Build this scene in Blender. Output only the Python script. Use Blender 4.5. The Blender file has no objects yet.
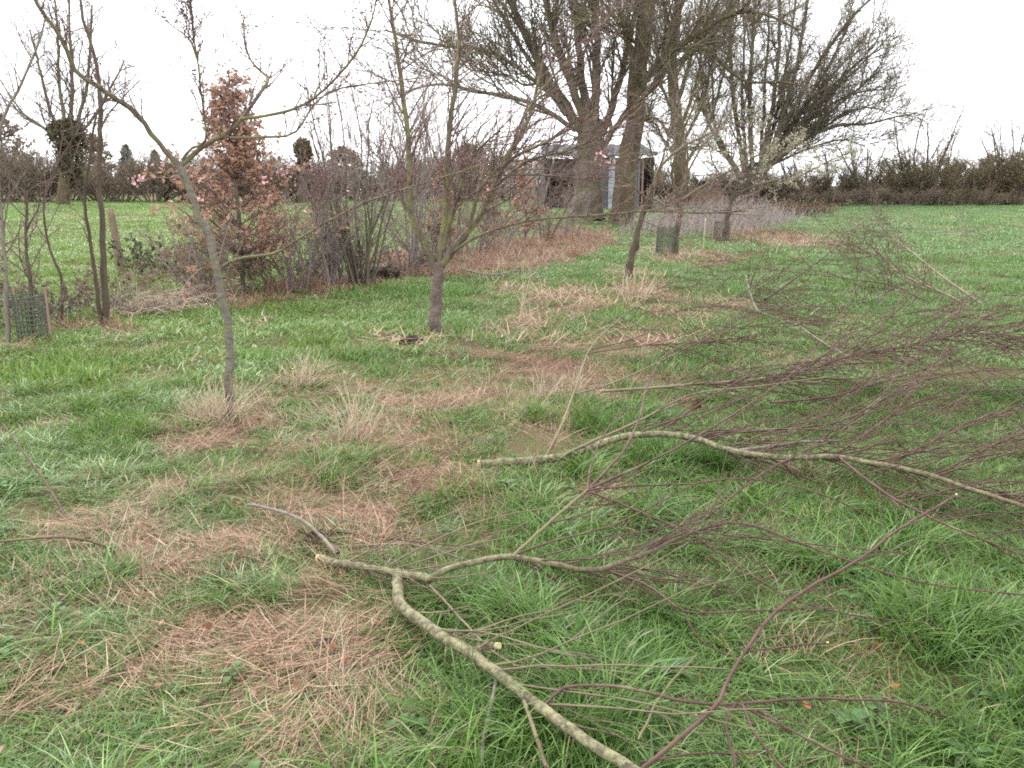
import bpy, math
import numpy as np

# ------------------------------------------------------------------ camera, sky, sun, exposure
SC = bpy.context.scene
COL = SC.collection
F, CX, CY, CAMH = 852.0, 512.0, 384.0, 1.55
PITCH = math.atan((384 - 180) / F)
cam = bpy.data.cameras.new('camera'); cam.sensor_width = 36; cam.lens = F / 1024 * 36
cam.clip_start = 0.05; cam.clip_end = 3000
camo = bpy.data.objects.new('camera', cam); COL.objects.link(camo)
camo.location = (0, 0, CAMH); camo.rotation_euler = (math.pi / 2 - PITCH, 0, 0)
SC.camera = camo

SUN_EL, SUN_ROT = math.radians(48), math.radians(-120)
W = bpy.data.worlds.new('World'); SC.world = W; W.use_nodes = True
nt = W.node_tree; bg = nt.nodes['Background']
sky = nt.nodes.new('ShaderNodeTexSky'); sky.sky_type = 'NISHITA'; sky.sun_disc = False
sky.sun_elevation = SUN_EL; sky.sun_rotation = SUN_ROT; sky.dust_density = 4.0
mx = nt.nodes.new('ShaderNodeMix'); mx.data_type = 'RGBA'
mx.inputs['Factor'].default_value = 0.86                      # closed pale cloud cover
nt.links.new(sky.outputs['Color'], mx.inputs['A']); mx.inputs['B'].default_value = (10.3, 10.4, 10.6, 1)
nt.links.new(mx.outputs['Result'], bg.inputs['Color']); bg.inputs['Strength'].default_value = 0.1
W.cycles.sampling_method = 'NONE'
sun = bpy.data.lights.new('sun', 'SUN'); sun.energy = 1.5; sun.angle = math.radians(14); sun.color = (1, 0.97, 0.92)
suno = bpy.data.objects.new('sun', sun); COL.objects.link(suno)
suno.rotation_euler = (math.radians(90) - SUN_EL, 0, math.radians(-150)); suno.location = (-20, 10, 40)
SC.view_settings.view_transform = 'Standard'; SC.view_settings.look = 'None'
SC.view_settings.exposure = 1.25; SC.view_settings.gamma = 1.0; SC.view_settings.use_curve_mapping = False
SC.render.engine = 'CYCLES'
SC.cycles.use_denoising = False                     # keeps thin twigs and blades crisp
SC.cycles.use_adaptive_sampling = True; SC.cycles.adaptive_threshold = 0.018; SC.cycles.filter_width = 1.8
SC.cycles.max_bounces = 4; SC.cycles.diffuse_bounces = 2; SC.cycles.transmission_bounces = 2
SC.cycles.glossy_bounces = 2; SC.cycles.volume_bounces = 0; SC.cycles.transparent_max_bounces = 8

# ------------------------------------------------------------------ numeric helpers
def rngof(s): return np.random.default_rng(abs(int(s)))
cp, sp = math.cos(PITCH), math.sin(PITCH)
def ray(px, py):
    x = (px - CX) / F; y = (CY - py) / F
    return np.array([x, cp + y * sp, -sp + y * cp])
def V(px, py, Y):                                   # point seen there at distance Y
    d = ray(px, py); t = Y / d[1]
    return np.array([0, 0, CAMH]) + d * t
def H(px, py, h=0.0):                               # point seen there at height h
    d = ray(px, py); t = (h - CAMH) / d[2]
    return np.array([0, 0, CAMH]) + d * t
def _hash(ix, iy, s):
    n = (ix.astype(np.int64) * 374761393 + iy.astype(np.int64) * 668265263 + s * 1442695041) & 0x7fffffff
    n = ((n ^ (n >> 13)) * 1274126177) & 0x7fffffff
    n = n ^ (n >> 16)
    return (n & 0xffff) / 65535.0
def vnoise(x, y, s=0):
    x = np.asarray(x, float); y = np.asarray(y, float)
    ix = np.floor(x); iy = np.floor(y); fx = x - ix; fy = y - iy
    fx = fx * fx * (3 - 2 * fx); fy = fy * fy * (3 - 2 * fy)
    a = _hash(ix, iy, s); b = _hash(ix + 1, iy, s); c = _hash(ix, iy + 1, s); d = _hash(ix + 1, iy + 1, s)
    return (a * (1 - fx) + b * fx) * (1 - fy) + (c * (1 - fx) + d * fx) * fy
def fbm(x, y, s=0):
    return (vnoise(x, y, s) * 0.5 + vnoise(2.1 * x, 2.1 * y, s + 7) * 0.3 + vnoise(4.3 * x, 4.3 * y, s + 13) * 0.2)
def gz(x, y):
    x = np.asarray(x, float); y = np.asarray(y, float)
    return (fbm(x * 0.9, y * 0.9, 3) - 0.5) * 0.10 + (vnoise(x * 3.1, y * 3.1, 5) - 0.5) * 0.02 \
        + (vnoise(x * 0.12, y * 0.12, 9) - 0.5) * 0.16
def G(px, py):
    p = H(px, py, 0.0); p[2] = float(gz(p[0], p[1])); return p
def nrm(a): return a / np.maximum(np.linalg.norm(a, axis=-1, keepdims=True), 1e-9)
def smooth(pts, rad, n):
    """Catmull-Rom through pts with radii, n samples"""
    pts = np.asarray(pts, float); rad = np.asarray(rad, float)
    seg = np.linalg.norm(np.diff(pts, axis=0), axis=1); s = np.concatenate([[0], np.cumsum(seg)])
    e = np.vstack([2 * pts[0] - pts[1], pts, 2 * pts[-1] - pts[-2]])
    out = []; ro = []
    for u in np.linspace(0, s[-1], n):
        i = min(max(np.searchsorted(s, u, 'right') - 1, 0), len(pts) - 2)
        t = (u - s[i]) / max(seg[i], 1e-9)
        p0, p1, p2, p3 = e[i], e[i + 1], e[i + 2], e[i + 3]
        out.append(0.5 * (2 * p1 + (p2 - p0) * t + (2 * p0 - 5 * p1 + 4 * p2 - p3) * t * t + (3 * p1 - p0 - 3 * p2 + p3) * t ** 3))
        ro.append(rad[i] * (1 - t) + rad[i + 1] * t)
    return np.array(out), np.array(ro)

# ------------------------------------------------------------------ mesh builder
class MB:
    def __init__(s): s.v = []; s.q = []; s.t = []; s.c = []; s.n = 0
    def add(s, v, q=None, t=None, c=None):
        v = np.asarray(v, float).reshape(-1, 3); s.v.append(v)
        if q is not None and len(q): s.q.append(np.asarray(q, np.int64).reshape(-1, 4) + s.n)
        if t is not None and len(t): s.t.append(np.asarray(t, np.int64).reshape(-1, 3) + s.n)
        s.c.append(np.ones((len(v), 3)) if c is None else np.broadcast_to(c, (len(v), 3)))
        s.n += len(v); return s
    def tubes(s, P, R, k=4, lump=0.0, rng=None, cap=False, c=None):
        P = np.asarray(P, float); R = np.asarray(R, float)
        if P.ndim == 2: P = P[None]; R = R[None]
        N, n, _ = P.shape
        if N == 0: return s
        T = nrm(np.gradient(P, axis=1))
        D = P[:, -1] - P[:, 0]
        ref = np.zeros((N, 3)); ref[np.arange(N), np.argmin(np.abs(nrm(D)), axis=1)] = 1
        A = nrm(np.cross(T, ref[:, None, :])); B = np.cross(T, A)
        a = np.arange(k) * 2 * math.pi / k
        RR = np.repeat(R[:, :, None], k, axis=2)
        if lump and rng is not None: RR = RR * (1 + lump * rng.normal(size=RR.shape))
        v = P[:, :, None, :] + RR[..., None] * (np.cos(a)[None, None, :, None] * A[:, :, None, :] + np.sin(a)[None, None, :, None] * B[:, :, None, :])
        base = (np.arange(N) * n * k)[:, None, None] + (np.arange(n - 1) * k)[None, :, None]
        j = np.arange(k)[None, None, :]; j2 = (j + 1) % k
        q = np.stack([base + j, base + j2, base + k + j2, base + k + j], axis=-1).reshape(-1, 4)
        t = None
        if cap:
            t = []
            for i in range(N):
                for o in (i * n * k, i * n * k + (n - 1) * k):
                    t += [(o, o + m, o + m + 1) for m in range(1, k - 1)]
        s.add(v, q, t, None if c is None else np.repeat(np.asarray(c).reshape(-1, 1), k, axis=0) * np.ones((1, 3))); return s
    def leaves(s, O, size, rng, flat=0.0, ratio=0.6, col=None, fold=0.15):
        O = np.asarray(O, float).reshape(-1, 3); N = len(O)
        if N == 0: return s
        u = rng.normal(size=(N, 3)); u[:, 2] *= (1 - flat); u = nrm(u)
        w = rng.normal(size=(N, 3)); w[:, 2] *= (1 - flat); w = nrm(np.cross(np.cross(u, w) + np.array([0, 0, 1e-3]), u))
        nn = np.cross(u, w)
        L = (size * rng.uniform(0.6, 1.3, N))[:, None]
        v = np.stack([O, O + u * L * .45 + w * L * ratio / 2 + nn * L * fold, O + u * L, O + u * L * .45 - w * L * ratio / 2 + nn * L * fold], axis=1)
        q = np.arange(N * 4).reshape(-1, 4)
        c = None if col is None else np.repeat(np.asarray(col), 4, axis=0) if np.ndim(col) == 2 else col
        s.add(v, q, None, c); return s
    def buds(s, O, U, size, rng):
        O = np.asarray(O, float).reshape(-1, 3); N = len(O)
        if N == 0: return s
        U = nrm(U); A = nrm(np.cross(U, rng.normal(size=(N, 3)))); B = np.cross(U, A)
        L = (size * rng.uniform(.7, 1.3, N))[:, None]
        v = np.stack([O, O + U * L * .5 + A * L * .28, O + U * L * .5 + B * L * .28, O + U * L * .5 - A * L * .28, O + U * L * .5 - B * L * .28, O + U * L], axis=1)
        b = (np.arange(N) * 6)[:, None, None]
        t = np.array([[0, 2, 1], [0, 3, 2], [0, 4, 3], [0, 1, 4], [5, 1, 2], [5, 2, 3], [5, 3, 4], [5, 4, 1]])[None] + b
        s.add(v, None, t.reshape(-1, 3)); return s
    def box(s, lo, hi):
        x0, y0, z0 = lo; x1, y1, z1 = hi
        v = [(x0, y0, z0), (x1, y0, z0), (x1, y1, z0), (x0, y1, z0), (x0, y0, z1), (x1, y0, z1), (x1, y1, z1), (x0, y1, z1)]
        q = [(3, 2, 1, 0), (4, 5, 6, 7), (0, 1, 5, 4), (1, 2, 6, 5), (2, 3, 7, 6), (3, 0, 4, 7)]
        s.add(v, q); return s
    def mesh(s, name, mat, off=(0, 0, 0), smoothed=True):
        me = bpy.data.meshes.new(name)
        v = np.concatenate(s.v) - np.asarray(off, float)
        q = np.concatenate(s.q) if s.q else np.zeros((0, 4), np.int64)
        t = np.concatenate(s.t) if s.t else np.zeros((0, 3), np.int64)
        me.vertices.add(len(v)); me.vertices.foreach_set('co', v.astype(np.float32).ravel())
        loops = np.concatenate([q.ravel(), t.ravel()]).astype(np.int32)
        me.loops.add(len(loops)); me.loops.foreach_set('vertex_index', loops)
        st = np.concatenate([np.arange(len(q)) * 4, len(q) * 4 + np.arange(len(t)) * 3]).astype(np.int32)
        me.polygons.add(len(st)); me.polygons.foreach_set('loop_start', st)
        me.polygons.foreach_set('use_smooth', np.full(len(st), smoothed))
        c = np.concatenate(s.c); ca = me.color_attributes.new('col', 'FLOAT_COLOR', 'POINT')
        ca.data.foreach_set('color', np.hstack([c, np.ones((len(c), 1))]).astype(np.float32).ravel())
        me.update(calc_edges=True); me.validate()
        me.materials.append(mat); return me
    def build(s, name, mat, parent=None, off=None, smoothed=True, kind=None):
        if not s.v: return None
        if off is None: off = tuple(parent.location) if parent is not None else (0, 0, 0)
        o = bpy.data.objects.new(name, s.mesh(name, mat, off, smoothed)); COL.objects.link(o)
        if parent is not None: o.parent = parent
        else: o.location = off
        if kind: o['kind'] = kind
        return o
def thing(name, label, cat, loc, group=None):
    o = bpy.data.objects.new(name, None); COL.objects.link(o); o.location = [float(a) for a in loc]
    o.empty_display_size = 0.1
    o['label'] = label; o['category'] = cat
    if group: o['group'] = group
    return o
def tag(o, label, cat, group=None):
    o['label'] = label; o['category'] = cat
    if group: o['group'] = group
    return o
def copy_tree(o, parent=None):
    c = o.copy(); COL.objects.link(c); c.parent = parent
    for ch in list(o.children): copy_tree(ch, c)
    return c

# ------------------------------------------------------------------ growth
def grow(rng, O, D, L, R0, nseg=5, wob=0.15, trop=(0, 0, 0), taper=0.35):
    N = len(O); P = np.zeros((N, nseg + 1, 3)); P[:, 0] = O; d = nrm(D); trop = np.asarray(trop)
    for i in range(nseg):
        d = nrm(d + wob * rng.normal(size=(N, 3)) + trop)
        P[:, i + 1] = P[:, i] + d * (L / nseg)[:, None]
    return P, R0[:, None] * np.linspace(1, taper, nseg + 1)[None]
def sample(rng, P, R, m, t0, t1):
    N, n, _ = P.shape
    idx = np.repeat(np.arange(N), int(m)) if m >= 1 else np.nonzero(rng.uniform(size=N) < m)[0]
    st = np.tile(np.arange(int(m)), N) if m >= 1 else np.zeros(len(idx)); k = max(1, int(m))
    t = (t0 + (t1 - t0) * (st + rng.uniform(0, 1, len(idx))) / k) * (n - 1); i = np.minimum(t.astype(int), n - 2); f = (t - i)[:, None]
    O = P[idx, i] * (1 - f) + P[idx, i + 1] * f
    T = nrm(P[idx, i + 1] - P[idx, i]); r = R[idx, i] * (1 - f[:, 0]) + R[idx, i + 1] * f[:, 0]
    return O, T, r, t / (n - 1)
def spawn(rng, P, R, m, t=(.2, 1), ang=(25, 60), L=(.3, .6), rr=.6, rmin=.002, rmax=9, nseg=5, wob=.15, trop=(0, 0, 0), bias=(0, 0, 0), taper=.35, tipshort=.4):
    O, T, r, tt = sample(rng, P, R, m, *t)
    N = len(O); a = np.radians(rng.uniform(ang[0], ang[1], N))[:, None]
    Q = nrm(np.cross(T, rng.normal(size=(N, 3))))
    D = nrm(np.cos(a) * T + np.sin(a) * Q + np.asarray(bias))
    return grow(rng, O, D, rng.uniform(L[0], L[1], N) * (1 - tipshort * tt), np.clip(r * rr * rng.uniform(.7, 1.1, N), rmin, rmax), nseg, wob, trop, taper)
def unify(lines, n):
    """list of (P,R) polylines of any length -> arrays with n points"""
    Ps, Rs = [], []
    for P, R in lines:
        p, r = smooth(P, R, n); Ps.append(p); Rs.append(r)
    return np.array(Ps), np.array(Rs)

# ------------------------------------------------------------------ materials
def mat(name):
    m = bpy.data.materials.new(name); m.use_nodes = True
    nt = m.node_tree; return m, nt, nt.nodes['Principled BSDF']
def rgba(c): return (c[0], c[1], c[2], 1)
def node(nt, t, **kw):
    n = nt.nodes.new(t)
    for k, v in kw.items(): setattr(n, k, v)
    return n
def mixc(nt, fac, a, b, blend='MIX'):
    n = node(nt, 'ShaderNodeMix', data_type='RGBA', blend_type=blend)
    for s, v in (('Factor', fac), ('A', a), ('B', b)):
        if isinstance(v, (int, float)): n.inputs[s].default_value = v
        elif isinstance(v, tuple): n.inputs[s].default_value = rgba(v)
        else: nt.links.new(v, n.inputs[s])
    return n.outputs['Result']
def noise(nt, scale, detail=4, vec=None, rough=.6):
    n = node(nt, 'ShaderNodeTexNoise'); n.inputs['Scale'].default_value = scale; n.inputs['Detail'].default_value = detail
    n.inputs['Roughness'].default_value = rough
    if vec is not None: nt.links.new(vec, n.inputs['Vector'])
    return n.outputs['Fac']
def ramp(nt, fac, a, b):
    n = node(nt, 'ShaderNodeMapRange'); n.inputs['From Min'].default_value = a; n.inputs['From Max'].default_value = b
    nt.links.new(fac, n.inputs['Value']); return n.outputs['Result']
def bark(name, c1, c2, lichen=None, amt=.5, sc=18, rough=.85, bump=.4, stretch=(1, 1, .25), lsc=7, young=None):
    m, nt, p = mat(name)
    g = node(nt, 'ShaderNodeNewGeometry').outputs['Position']
    mp = node(nt, 'ShaderNodeMapping'); mp.inputs['Scale'].default_value = stretch; nt.links.new(g, mp.inputs['Vector'])
    n1 = noise(nt, sc, 5, mp.outputs['Vector'])
    c = mixc(nt, ramp(nt, n1, .3, .7), c1, c2)
    if lichen:
        n2 = noise(nt, lsc, 5, g, .7)
        c = mixc(nt, ramp(nt, n2, .62 - amt * .3, .72 - amt * .2), c, lichen)
    if young:                                            # thinner wood keeps its smooth brown bark
        a = node(nt, 'ShaderNodeAttribute', attribute_name='col'); sp_ = node(nt, 'ShaderNodeSeparateColor'); nt.links.new(a.outputs['Color'], sp_.inputs[0])
        c = mixc(nt, sp_.outputs[0], c, mixc(nt, ramp(nt, n1, .35, .65), young, tuple(1.7 * q for q in young)))
    nt.links.new(c, p.inputs['Base Color']); p.inputs['Roughness'].default_value = rough
    p.inputs['Specular IOR Level'].default_value = .25
    if bump:
        b = node(nt, 'ShaderNodeBump'); b.inputs['Strength'].default_value = bump; b.inputs['Distance'].default_value = .02
        nt.links.new(n1, b.inputs['Height']); nt.links.new(b.outputs['Normal'], p.inputs['Normal'])
    return m
def leafmat(name, usecol=True, c=(.1, .1, .05), trans=.3, rough=.6, tintc=None, spec=.3, vary=True):
    m, nt, p = mat(name)
    if usecol:
        a = node(nt, 'ShaderNodeAttribute', attribute_name='col'); col = a.outputs['Color']
    else:
        g = node(nt, 'ShaderNodeNewGeometry')
        col = mixc(nt, g.outputs['Random Per Island'], tuple(x * .6 for x in c), tuple(min(1, x * 1.5) for x in c))
        oi = node(nt, 'ShaderNodeObjectInfo')
        if vary: col = mixc(nt, oi.outputs['Random'], mixc(nt, 1.0, col, (.7, .72, .8), 'MULTIPLY'), mixc(nt, 1.0, col, (1.3, 1.15, 1.0), 'MULTIPLY'))
    if tintc:
        t = node(nt, 'ShaderNodeAttribute', attribute_name='tint', attribute_type='INSTANCER')
        col = mixc(nt, t.outputs['Fac'], col, mixc(nt, 1.0, col, tintc, 'MULTIPLY'))
    nt.links.new(col, p.inputs['Base Color']); p.inputs['Roughness'].default_value = rough
    p.inputs['Specular IOR Level'].default_value = spec
    if trans:
        tr = node(nt, 'ShaderNodeBsdfTranslucent'); nt.links.new(col, tr.inputs['Color'])
        ms = node(nt, 'ShaderNodeMixShader'); ms.inputs[0].default_value = trans
        nt.links.new(p.outputs[0], ms.inputs[1]); nt.links.new(tr.outputs[0], ms.inputs[2])
        nt.links.new(ms.outputs[0], nt.nodes['Material Output'].inputs['Surface'])
    return m

M = {}
M['lichen_bark'] = bark('lichen_bark', (.085, .072, .05), (.17, .15, .10), (.285, .27, .155), .68, 55, stretch=(1, 1, 1), lsc=34, bump=.8, young=(.11, .085, .055))
M['shoot'] = bark('purple_shoot_bark', (.075, .040, .033), (.14, .08, .064), (.20, .165, .11), .15, 12, .6, 0, (1, 1, 1), 5)
M['shoot_pale'] = bark('pale_shoot_bark', (.16, .12, .085), (.23, .18, .125), (.22, .205, .11), .4, 12, .65, 0, (1, 1, 1), 5)
M['green_shoot'] = bark('green_shoot_bark', (.15, .14, .07), (.20, .17, .09), (.16, .08, .07), .4, 8, .6, 0, (1, 1, 1), 3)
M['dead_stick'] = bark('grey_dead_wood', (.17, .145, .12), (.27, .235, .2), (.13, .1, .08), .3, 25)
M['cut_wood'] = bark('fresh_cut_wood', (.55, .43, .24), (.62, .5, .3), None, 0, 40, bump=0)
M['young_bark'] = bark('young_tree_bark', (.10, .085, .07), (.24, .22, .185), (.19, .18, .10), .4, 22, stretch=(1, 1, 2.2), lsc=9)
M['plum_bark'] = bark('plum_bark', (.085, .065, .05), (.17, .14, .105), (.20, .195, .085), .6, 22, lsc=6)
M['cherry_bark'] = bark('banded_cherry_bark', (.10, .065, .055), (.21, .165, .145), (.24, .22, .19), .3, 20, stretch=(.6, .6, 4), lsc=12)
M['sapling_bark'] = bark('sapling_bark', (.075, .055, .04), (.13, .10, .075), None, 0, 20)
M['plum_twig'] = bark('plum_twig', (.12, .08, .07), (.19, .135, .12), (.17, .15, .08), .25, 9, .7, 0, (1, 1, 1), 4)
M['big_bark'] = bark('old_tree_bark', (.09, .075, .058), (.19, .16, .125), (.13, .13, .07), .4, 5, bump=.8, lsc=1.1)
M['ivy_bark'] = bark('mossy_old_bark', (.075, .055, .038), (.15, .115, .075), (.11, .105, .04), .35, 5, bump=.8, lsc=1.3)
M['big_twig'] = bark('old_tree_twig', (.13, .105, .08), (.21, .17, .13), (.18, .175, .09), .45, 2, bump=0, lsc=.7)
M['purple_twig'] = bark('purple_grey_twig', (.21, .17, .16), (.31, .255, .235), None, 0, 2, bump=0)
M['scrub_twig'] = bark('brown_scrub_twig', (.19, .145, .115), (.30, .235, .185), None, 0, 2, bump=0)
M['hedge_twig'] = bark('hedge_twig', (.17, .135, .105), (.27, .22, .175), (.11, .11, .05), .45, 1.5, bump=0, lsc=.5)
M['far_twig'] = bark('far_twig', (.12, .095, .085), (.18, .145, .125), None, 0, 2, bump=0)
M['bud'] = leafmat('pink_bud', False, (.27, .12, .125), .1)
M['blossom_pink'] = leafmat('pink_blossom', False, (.62, .38, .45), .3)
M['blossom_cream'] = leafmat('cream_blossom', False, (.52, .5, .33), .3)
M['beech_leaf'] = leafmat('dry_beech_leaf', False, (.42, .26, .19), .35, .6, vary=False)
M['hedge_leaf'] = leafmat('hedge_leaf', False, (.16, .145, .08), .25)
M['hedge_leaf_brown'] = leafmat('brown_hedge_leaf', False, (.21, .165, .12), .25)
M['conifer'] = leafmat('hazed_conifer_needles', False, (.24, .25, .22), .2, vary=False)  # needle green paled to grey, distance haze put into the colour
M['ivy_leaf'] = leafmat('ivy_leaf', False, (.11, .105, .055), .15, .5)
M['greyleaf'] = leafmat('grey_green_leaf', False, (.13, .15, .09), .2)
M['grass'] = leafmat('green_grass_blade', True, trans=.35, rough=.42, tintc=(1.22, 1.1, .72), spec=.4)
M['straw'] = leafmat('dead_grass_blade', True, trans=.2, rough=.6, tintc=(.95, .78, .72), spec=.3)
M['weed'] = leafmat('weed_leaf', True, trans=.3, rough=.5)
M['litter'] = leafmat('leaf_litter', True, trans=.1, rough=.8)
M['soil'] = bark('dark_soil', (.035, .025, .02), (.075, .055, .04), None, 0, 30, stretch=(1, 1, 1), bump=1)
M['wire'] = bark('plastic_guard_mesh', (.10, .125, .09), (.14, .16, .12), None, 0, 10, bump=0)
M['wire_brown'] = bark('brown_guard_mesh', (.12, .10, .09), (.16, .14, .12), None, 0, 10, bump=0)
M['stake'] = bark('weathered_stake', (.18, .13, .09), (.28, .2, .15), None, 0, 20)
M['cladding'] = bark('grey_cladding', (.13, .133, .14), (.18, .185, .19), (.11, .11, .1), .3, 3, bump=.1)
M['roofing'] = bark('grey_roof_sheet', (.065, .067, .07), (.10, .103, .107), (.06, .065, .05), .3, 3, bump=.1)
M['pale_post'] = bark('pale_blue_post', (.32, .36, .41), (.38, .42, .46), None, 0, 6, bump=0)
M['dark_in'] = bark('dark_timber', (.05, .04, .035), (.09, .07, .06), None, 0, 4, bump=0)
M['heap'] = bark('brown_heap', (.10, .06, .045), (.17, .105, .08), None, 0, 8, stretch=(1, 1, 1), bump=1)
M['sheet'] = bark('pale_sheet', (.6, .62, .64), (.66, .68, .7), None, 0, 4, bump=0)

# ------------------------------------------------------------------ where dead grass lies (measured on the ground)
def ell(px, py, rx, ry, s, a=0):
    c = H(px, py); ex = H(px + rx, py)[0] - c[0]; ey = (H(px, py - ry)[1] - H(px, py + ry)[1]) / 2
    return (c[0], c[1], max(ex, .05), max(ey, .05), s)
STRAW = [ell(*a) for a in [
    (335, 528, 120, 40, 1.0), (200, 548, 110, 34, .95), (240, 640, 120, 34, .9), (60, 715, 70, 45, .75), (400, 420, 80, 45, .75),
    (222, 420, 40, 24, .85), (310, 388, 45, 22, .7), (548, 370, 42, 45, 1.0), (580, 298, 42, 14, 1.1), (642, 288, 36, 24, .9),
    (480, 345, 60, 10, .5), (385, 345, 45, 7, .95), (650, 335, 60, 12, .85), (690, 257, 50, 9, .75), (775, 238, 50, 9, 1.0),
    (300, 672, 90, 30, .75), (110, 500, 60, 45, .5), (250, 470, 60, 22, .5), (450, 478, 36, 34, .95), (330, 735, 60, 30, .5),
    (575, 425, 30, 26, .6), (860, 650, 36, 20, .6), (880, 690, 40, 16, .4), (700, 300, 60, 14, .35), (470, 400, 60, 30, .5),
    (150, 600, 80, 26, .55), (20, 620, 60, 40, .35), (780, 360, 60, 20, .3), (540, 320, 40, 12, .55), (520, 285, 30, 6, .5), (370, 470, 170, 90, .25), (150, 610, 170, 100, .1), (560, 350, 110, 55, .3), (300, 690, 150, 60, .2)]]
BANK = [ell(*a) for a in [(455, 264, 85, 11, 1.05), (530, 251, 55, 10, 1.05), (575, 239, 36, 8, 1.0), (330, 284, 60, 8, .8), (205, 300, 90, 8, .7), (60, 330, 80, 6, .7)]]
def patch(x, y, E):
    m = np.zeros_like(x, dtype=float)
    wx = (fbm(x * 2.3, y * 2.3, 21) - .5) * .9; wy = (fbm(x * 2.3 + 9, y * 2.3, 22) - .5) * .9
    for cx, cy, rx, ry, s in E:
        k = np.minimum(1, .35 + np.hypot(cx, cy) * 0.05)
        d = np.hypot((x - cx + wx * k) / rx, (y - cy + wy * k * 1.4) / ry)
        m = np.maximum(m, s * np.clip((1.2 - d) * 1.6, 0, 1))
    return np.clip(m * (0.2 + 1.45 * fbm(x * 4, y * 4, 31)), 0, 1)
def straw(x, y): return patch(x, y, STRAW)
def bank(x, y): return patch(x, y, BANK)

# ------------------------------------------------------------------ ground
def ground():
    u = np.linspace(-1, 1, 221); xs = np.sign(u) * (9 * np.abs(u) + 230 * np.abs(u) ** 6)
    v = np.linspace(0, 1, 290); ys = -6 + 26 * v + 60 * v ** 3 + 150 * v ** 9
    X, Y = np.meshgrid(xs, ys); Z = gz(X, Y)
    b = MB(); n, m = X.shape
    i = np.arange(n - 1)[:, None] * m + np.arange(m - 1)[None]
    q = np.stack([i, i + 1, i + m + 1, i + m], -1).reshape(-1, 4)
    S = straw(X.ravel(), Y.ravel()); B = bank(X.ravel(), Y.ravel())
    b.add(np.stack([X, Y, Z], -1), q, None, np.stack([S, B, np.zeros_like(S)], -1))
    m_, nt, p = mat('meadow_soil')
    a = node(nt, 'ShaderNodeAttribute', attribute_name='col'); sep = node(nt, 'ShaderNodeSeparateColor'); nt.links.new(a.outputs['Color'], sep.inputs[0])
    pos = node(nt, 'ShaderNodeNewGeometry').outputs['Position']
    n1 = noise(nt, 1.4, 6, pos, .7); n2 = noise(nt, 22, 5, pos, .7); n3 = noise(nt, .15, 4, pos); n4 = noise(nt, 110, 6, pos, .75)
    g = mixc(nt, ramp(nt, n1, .35, .65), (.04, .06, .02), (.075, .10, .03))
    g = mixc(nt, ramp(nt, n3, .4, .6), g, mixc(nt, .5, g, (.13, .17, .07)))
    g = mixc(nt, ramp(nt, n2, .42, .58), g, mixc(nt, n1, (.06, .045, .03), (.17, .13, .085)))
    g = mixc(nt, ramp(nt, n4, .35, .65), mixc(nt, 1.0, g, (.45, .42, .4), 'MULTIPLY'), mixc(nt, 1.0, g, (1.5, 1.45, 1.3), 'MULTIPLY'))
    s = mixc(nt, ramp(nt, n4, .35, .65), (.11, .07, .05), (.24, .17, .12))
    c = mixc(nt, sep.outputs[0], g, s); c = mixc(nt, sep.outputs[1], c, mixc(nt, ramp(nt, n2, .35, .65), (.12, .075, .055), (.22, .145, .11)))
    nt.links.new(c, p.inputs['Base Color']); p.inputs['Roughness'].default_value = .95; p.inputs['Specular IOR Level'].default_value = .1
    bm = node(nt, 'ShaderNodeBump'); bm.inputs['Strength'].default_value = .6; bm.inputs['Distance'].default_value = .03
    nt.links.new(n2, bm.inputs['Height']); nt.links.new(bm.outputs['Normal'], p.inputs['Normal'])
    o = b.build('ground', m_); o['kind'] = 'structure'
ground()

# ------------------------------------------------------------------ grass: blade tufts scattered by geometry nodes
def tuft(seed, n, rad, h, width, lean, curl, cols, segs=4, mat_=None, flat=False, zoff=-.01):
    r = rngof(seed)
    a = r.uniform(0, 2 * math.pi, n); rr = rad * np.sqrt(r.uniform(0, 1, n))
    base = np.stack([rr * np.cos(a), rr * np.sin(a), np.full(n, zoff)], -1)
    phi = a * .6 + r.uniform(0, 2 * math.pi, n) * .7 if not flat else r.normal(0, .55, n) + r.integers(0, 2, n) * math.pi
    L = r.uniform(h[0], h[1], n); th = np.abs(r.normal(lean[0], lean[1], n)); ck = r.uniform(curl[0], curl[1], n)
    w = width * r.uniform(.6, 1.3, n); tw = r.normal(0, .6, n)
    P = [base]; ang = th.copy()
    for i in range(segs):
        d = np.stack([np.sin(ang) * np.cos(phi), np.sin(ang) * np.sin(phi), np.cos(ang)], -1)
        P.append(P[-1] + d * (L / segs)[:, None]); ang = ang + ck / segs
        if flat: ang = np.clip(ang, 0, 1.75)
    P = np.stack(P, 1)
    if flat: P[..., 2] = np.maximum(P[..., 2], .002 + .03 * r.uniform(size=(n, 1)))
    side = np.stack([-np.sin(phi + tw), np.cos(phi + tw), np.zeros(n)], -1)
    ws = np.array([.75, 1, .85, .6, .12]) if segs == 4 else np.array([1, .8, .15])
    A = P + side[:, None] * (w[:, None] * ws[None] / 2)[..., None]; B = P - side[:, None] * (w[:, None] * ws[None] / 2)[..., None]
    v = np.stack([A, B], 2).reshape(n, -1, 3); k = (segs + 1) * 2
    o = (np.arange(n) * k)[:, None, None] + (np.arange(segs) * 2)[None, :, None]
    q = np.concatenate([o, o + 1, o + 3, o + 2], -1).reshape(-1, 4)
    ci = r.choice(len(cols), n, p=np.array([c[1] for c in cols]) / sum(c[1] for c in cols))
    cc = np.array([c[0] for c in cols])[ci] * r.uniform(.75, 1.25, (n, 1))
    b = MB().add(v, q, None, np.repeat(cc, k, axis=0))
    return bpy.data.objects.new('tuft', b.mesh('tuft', mat_))
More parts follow.
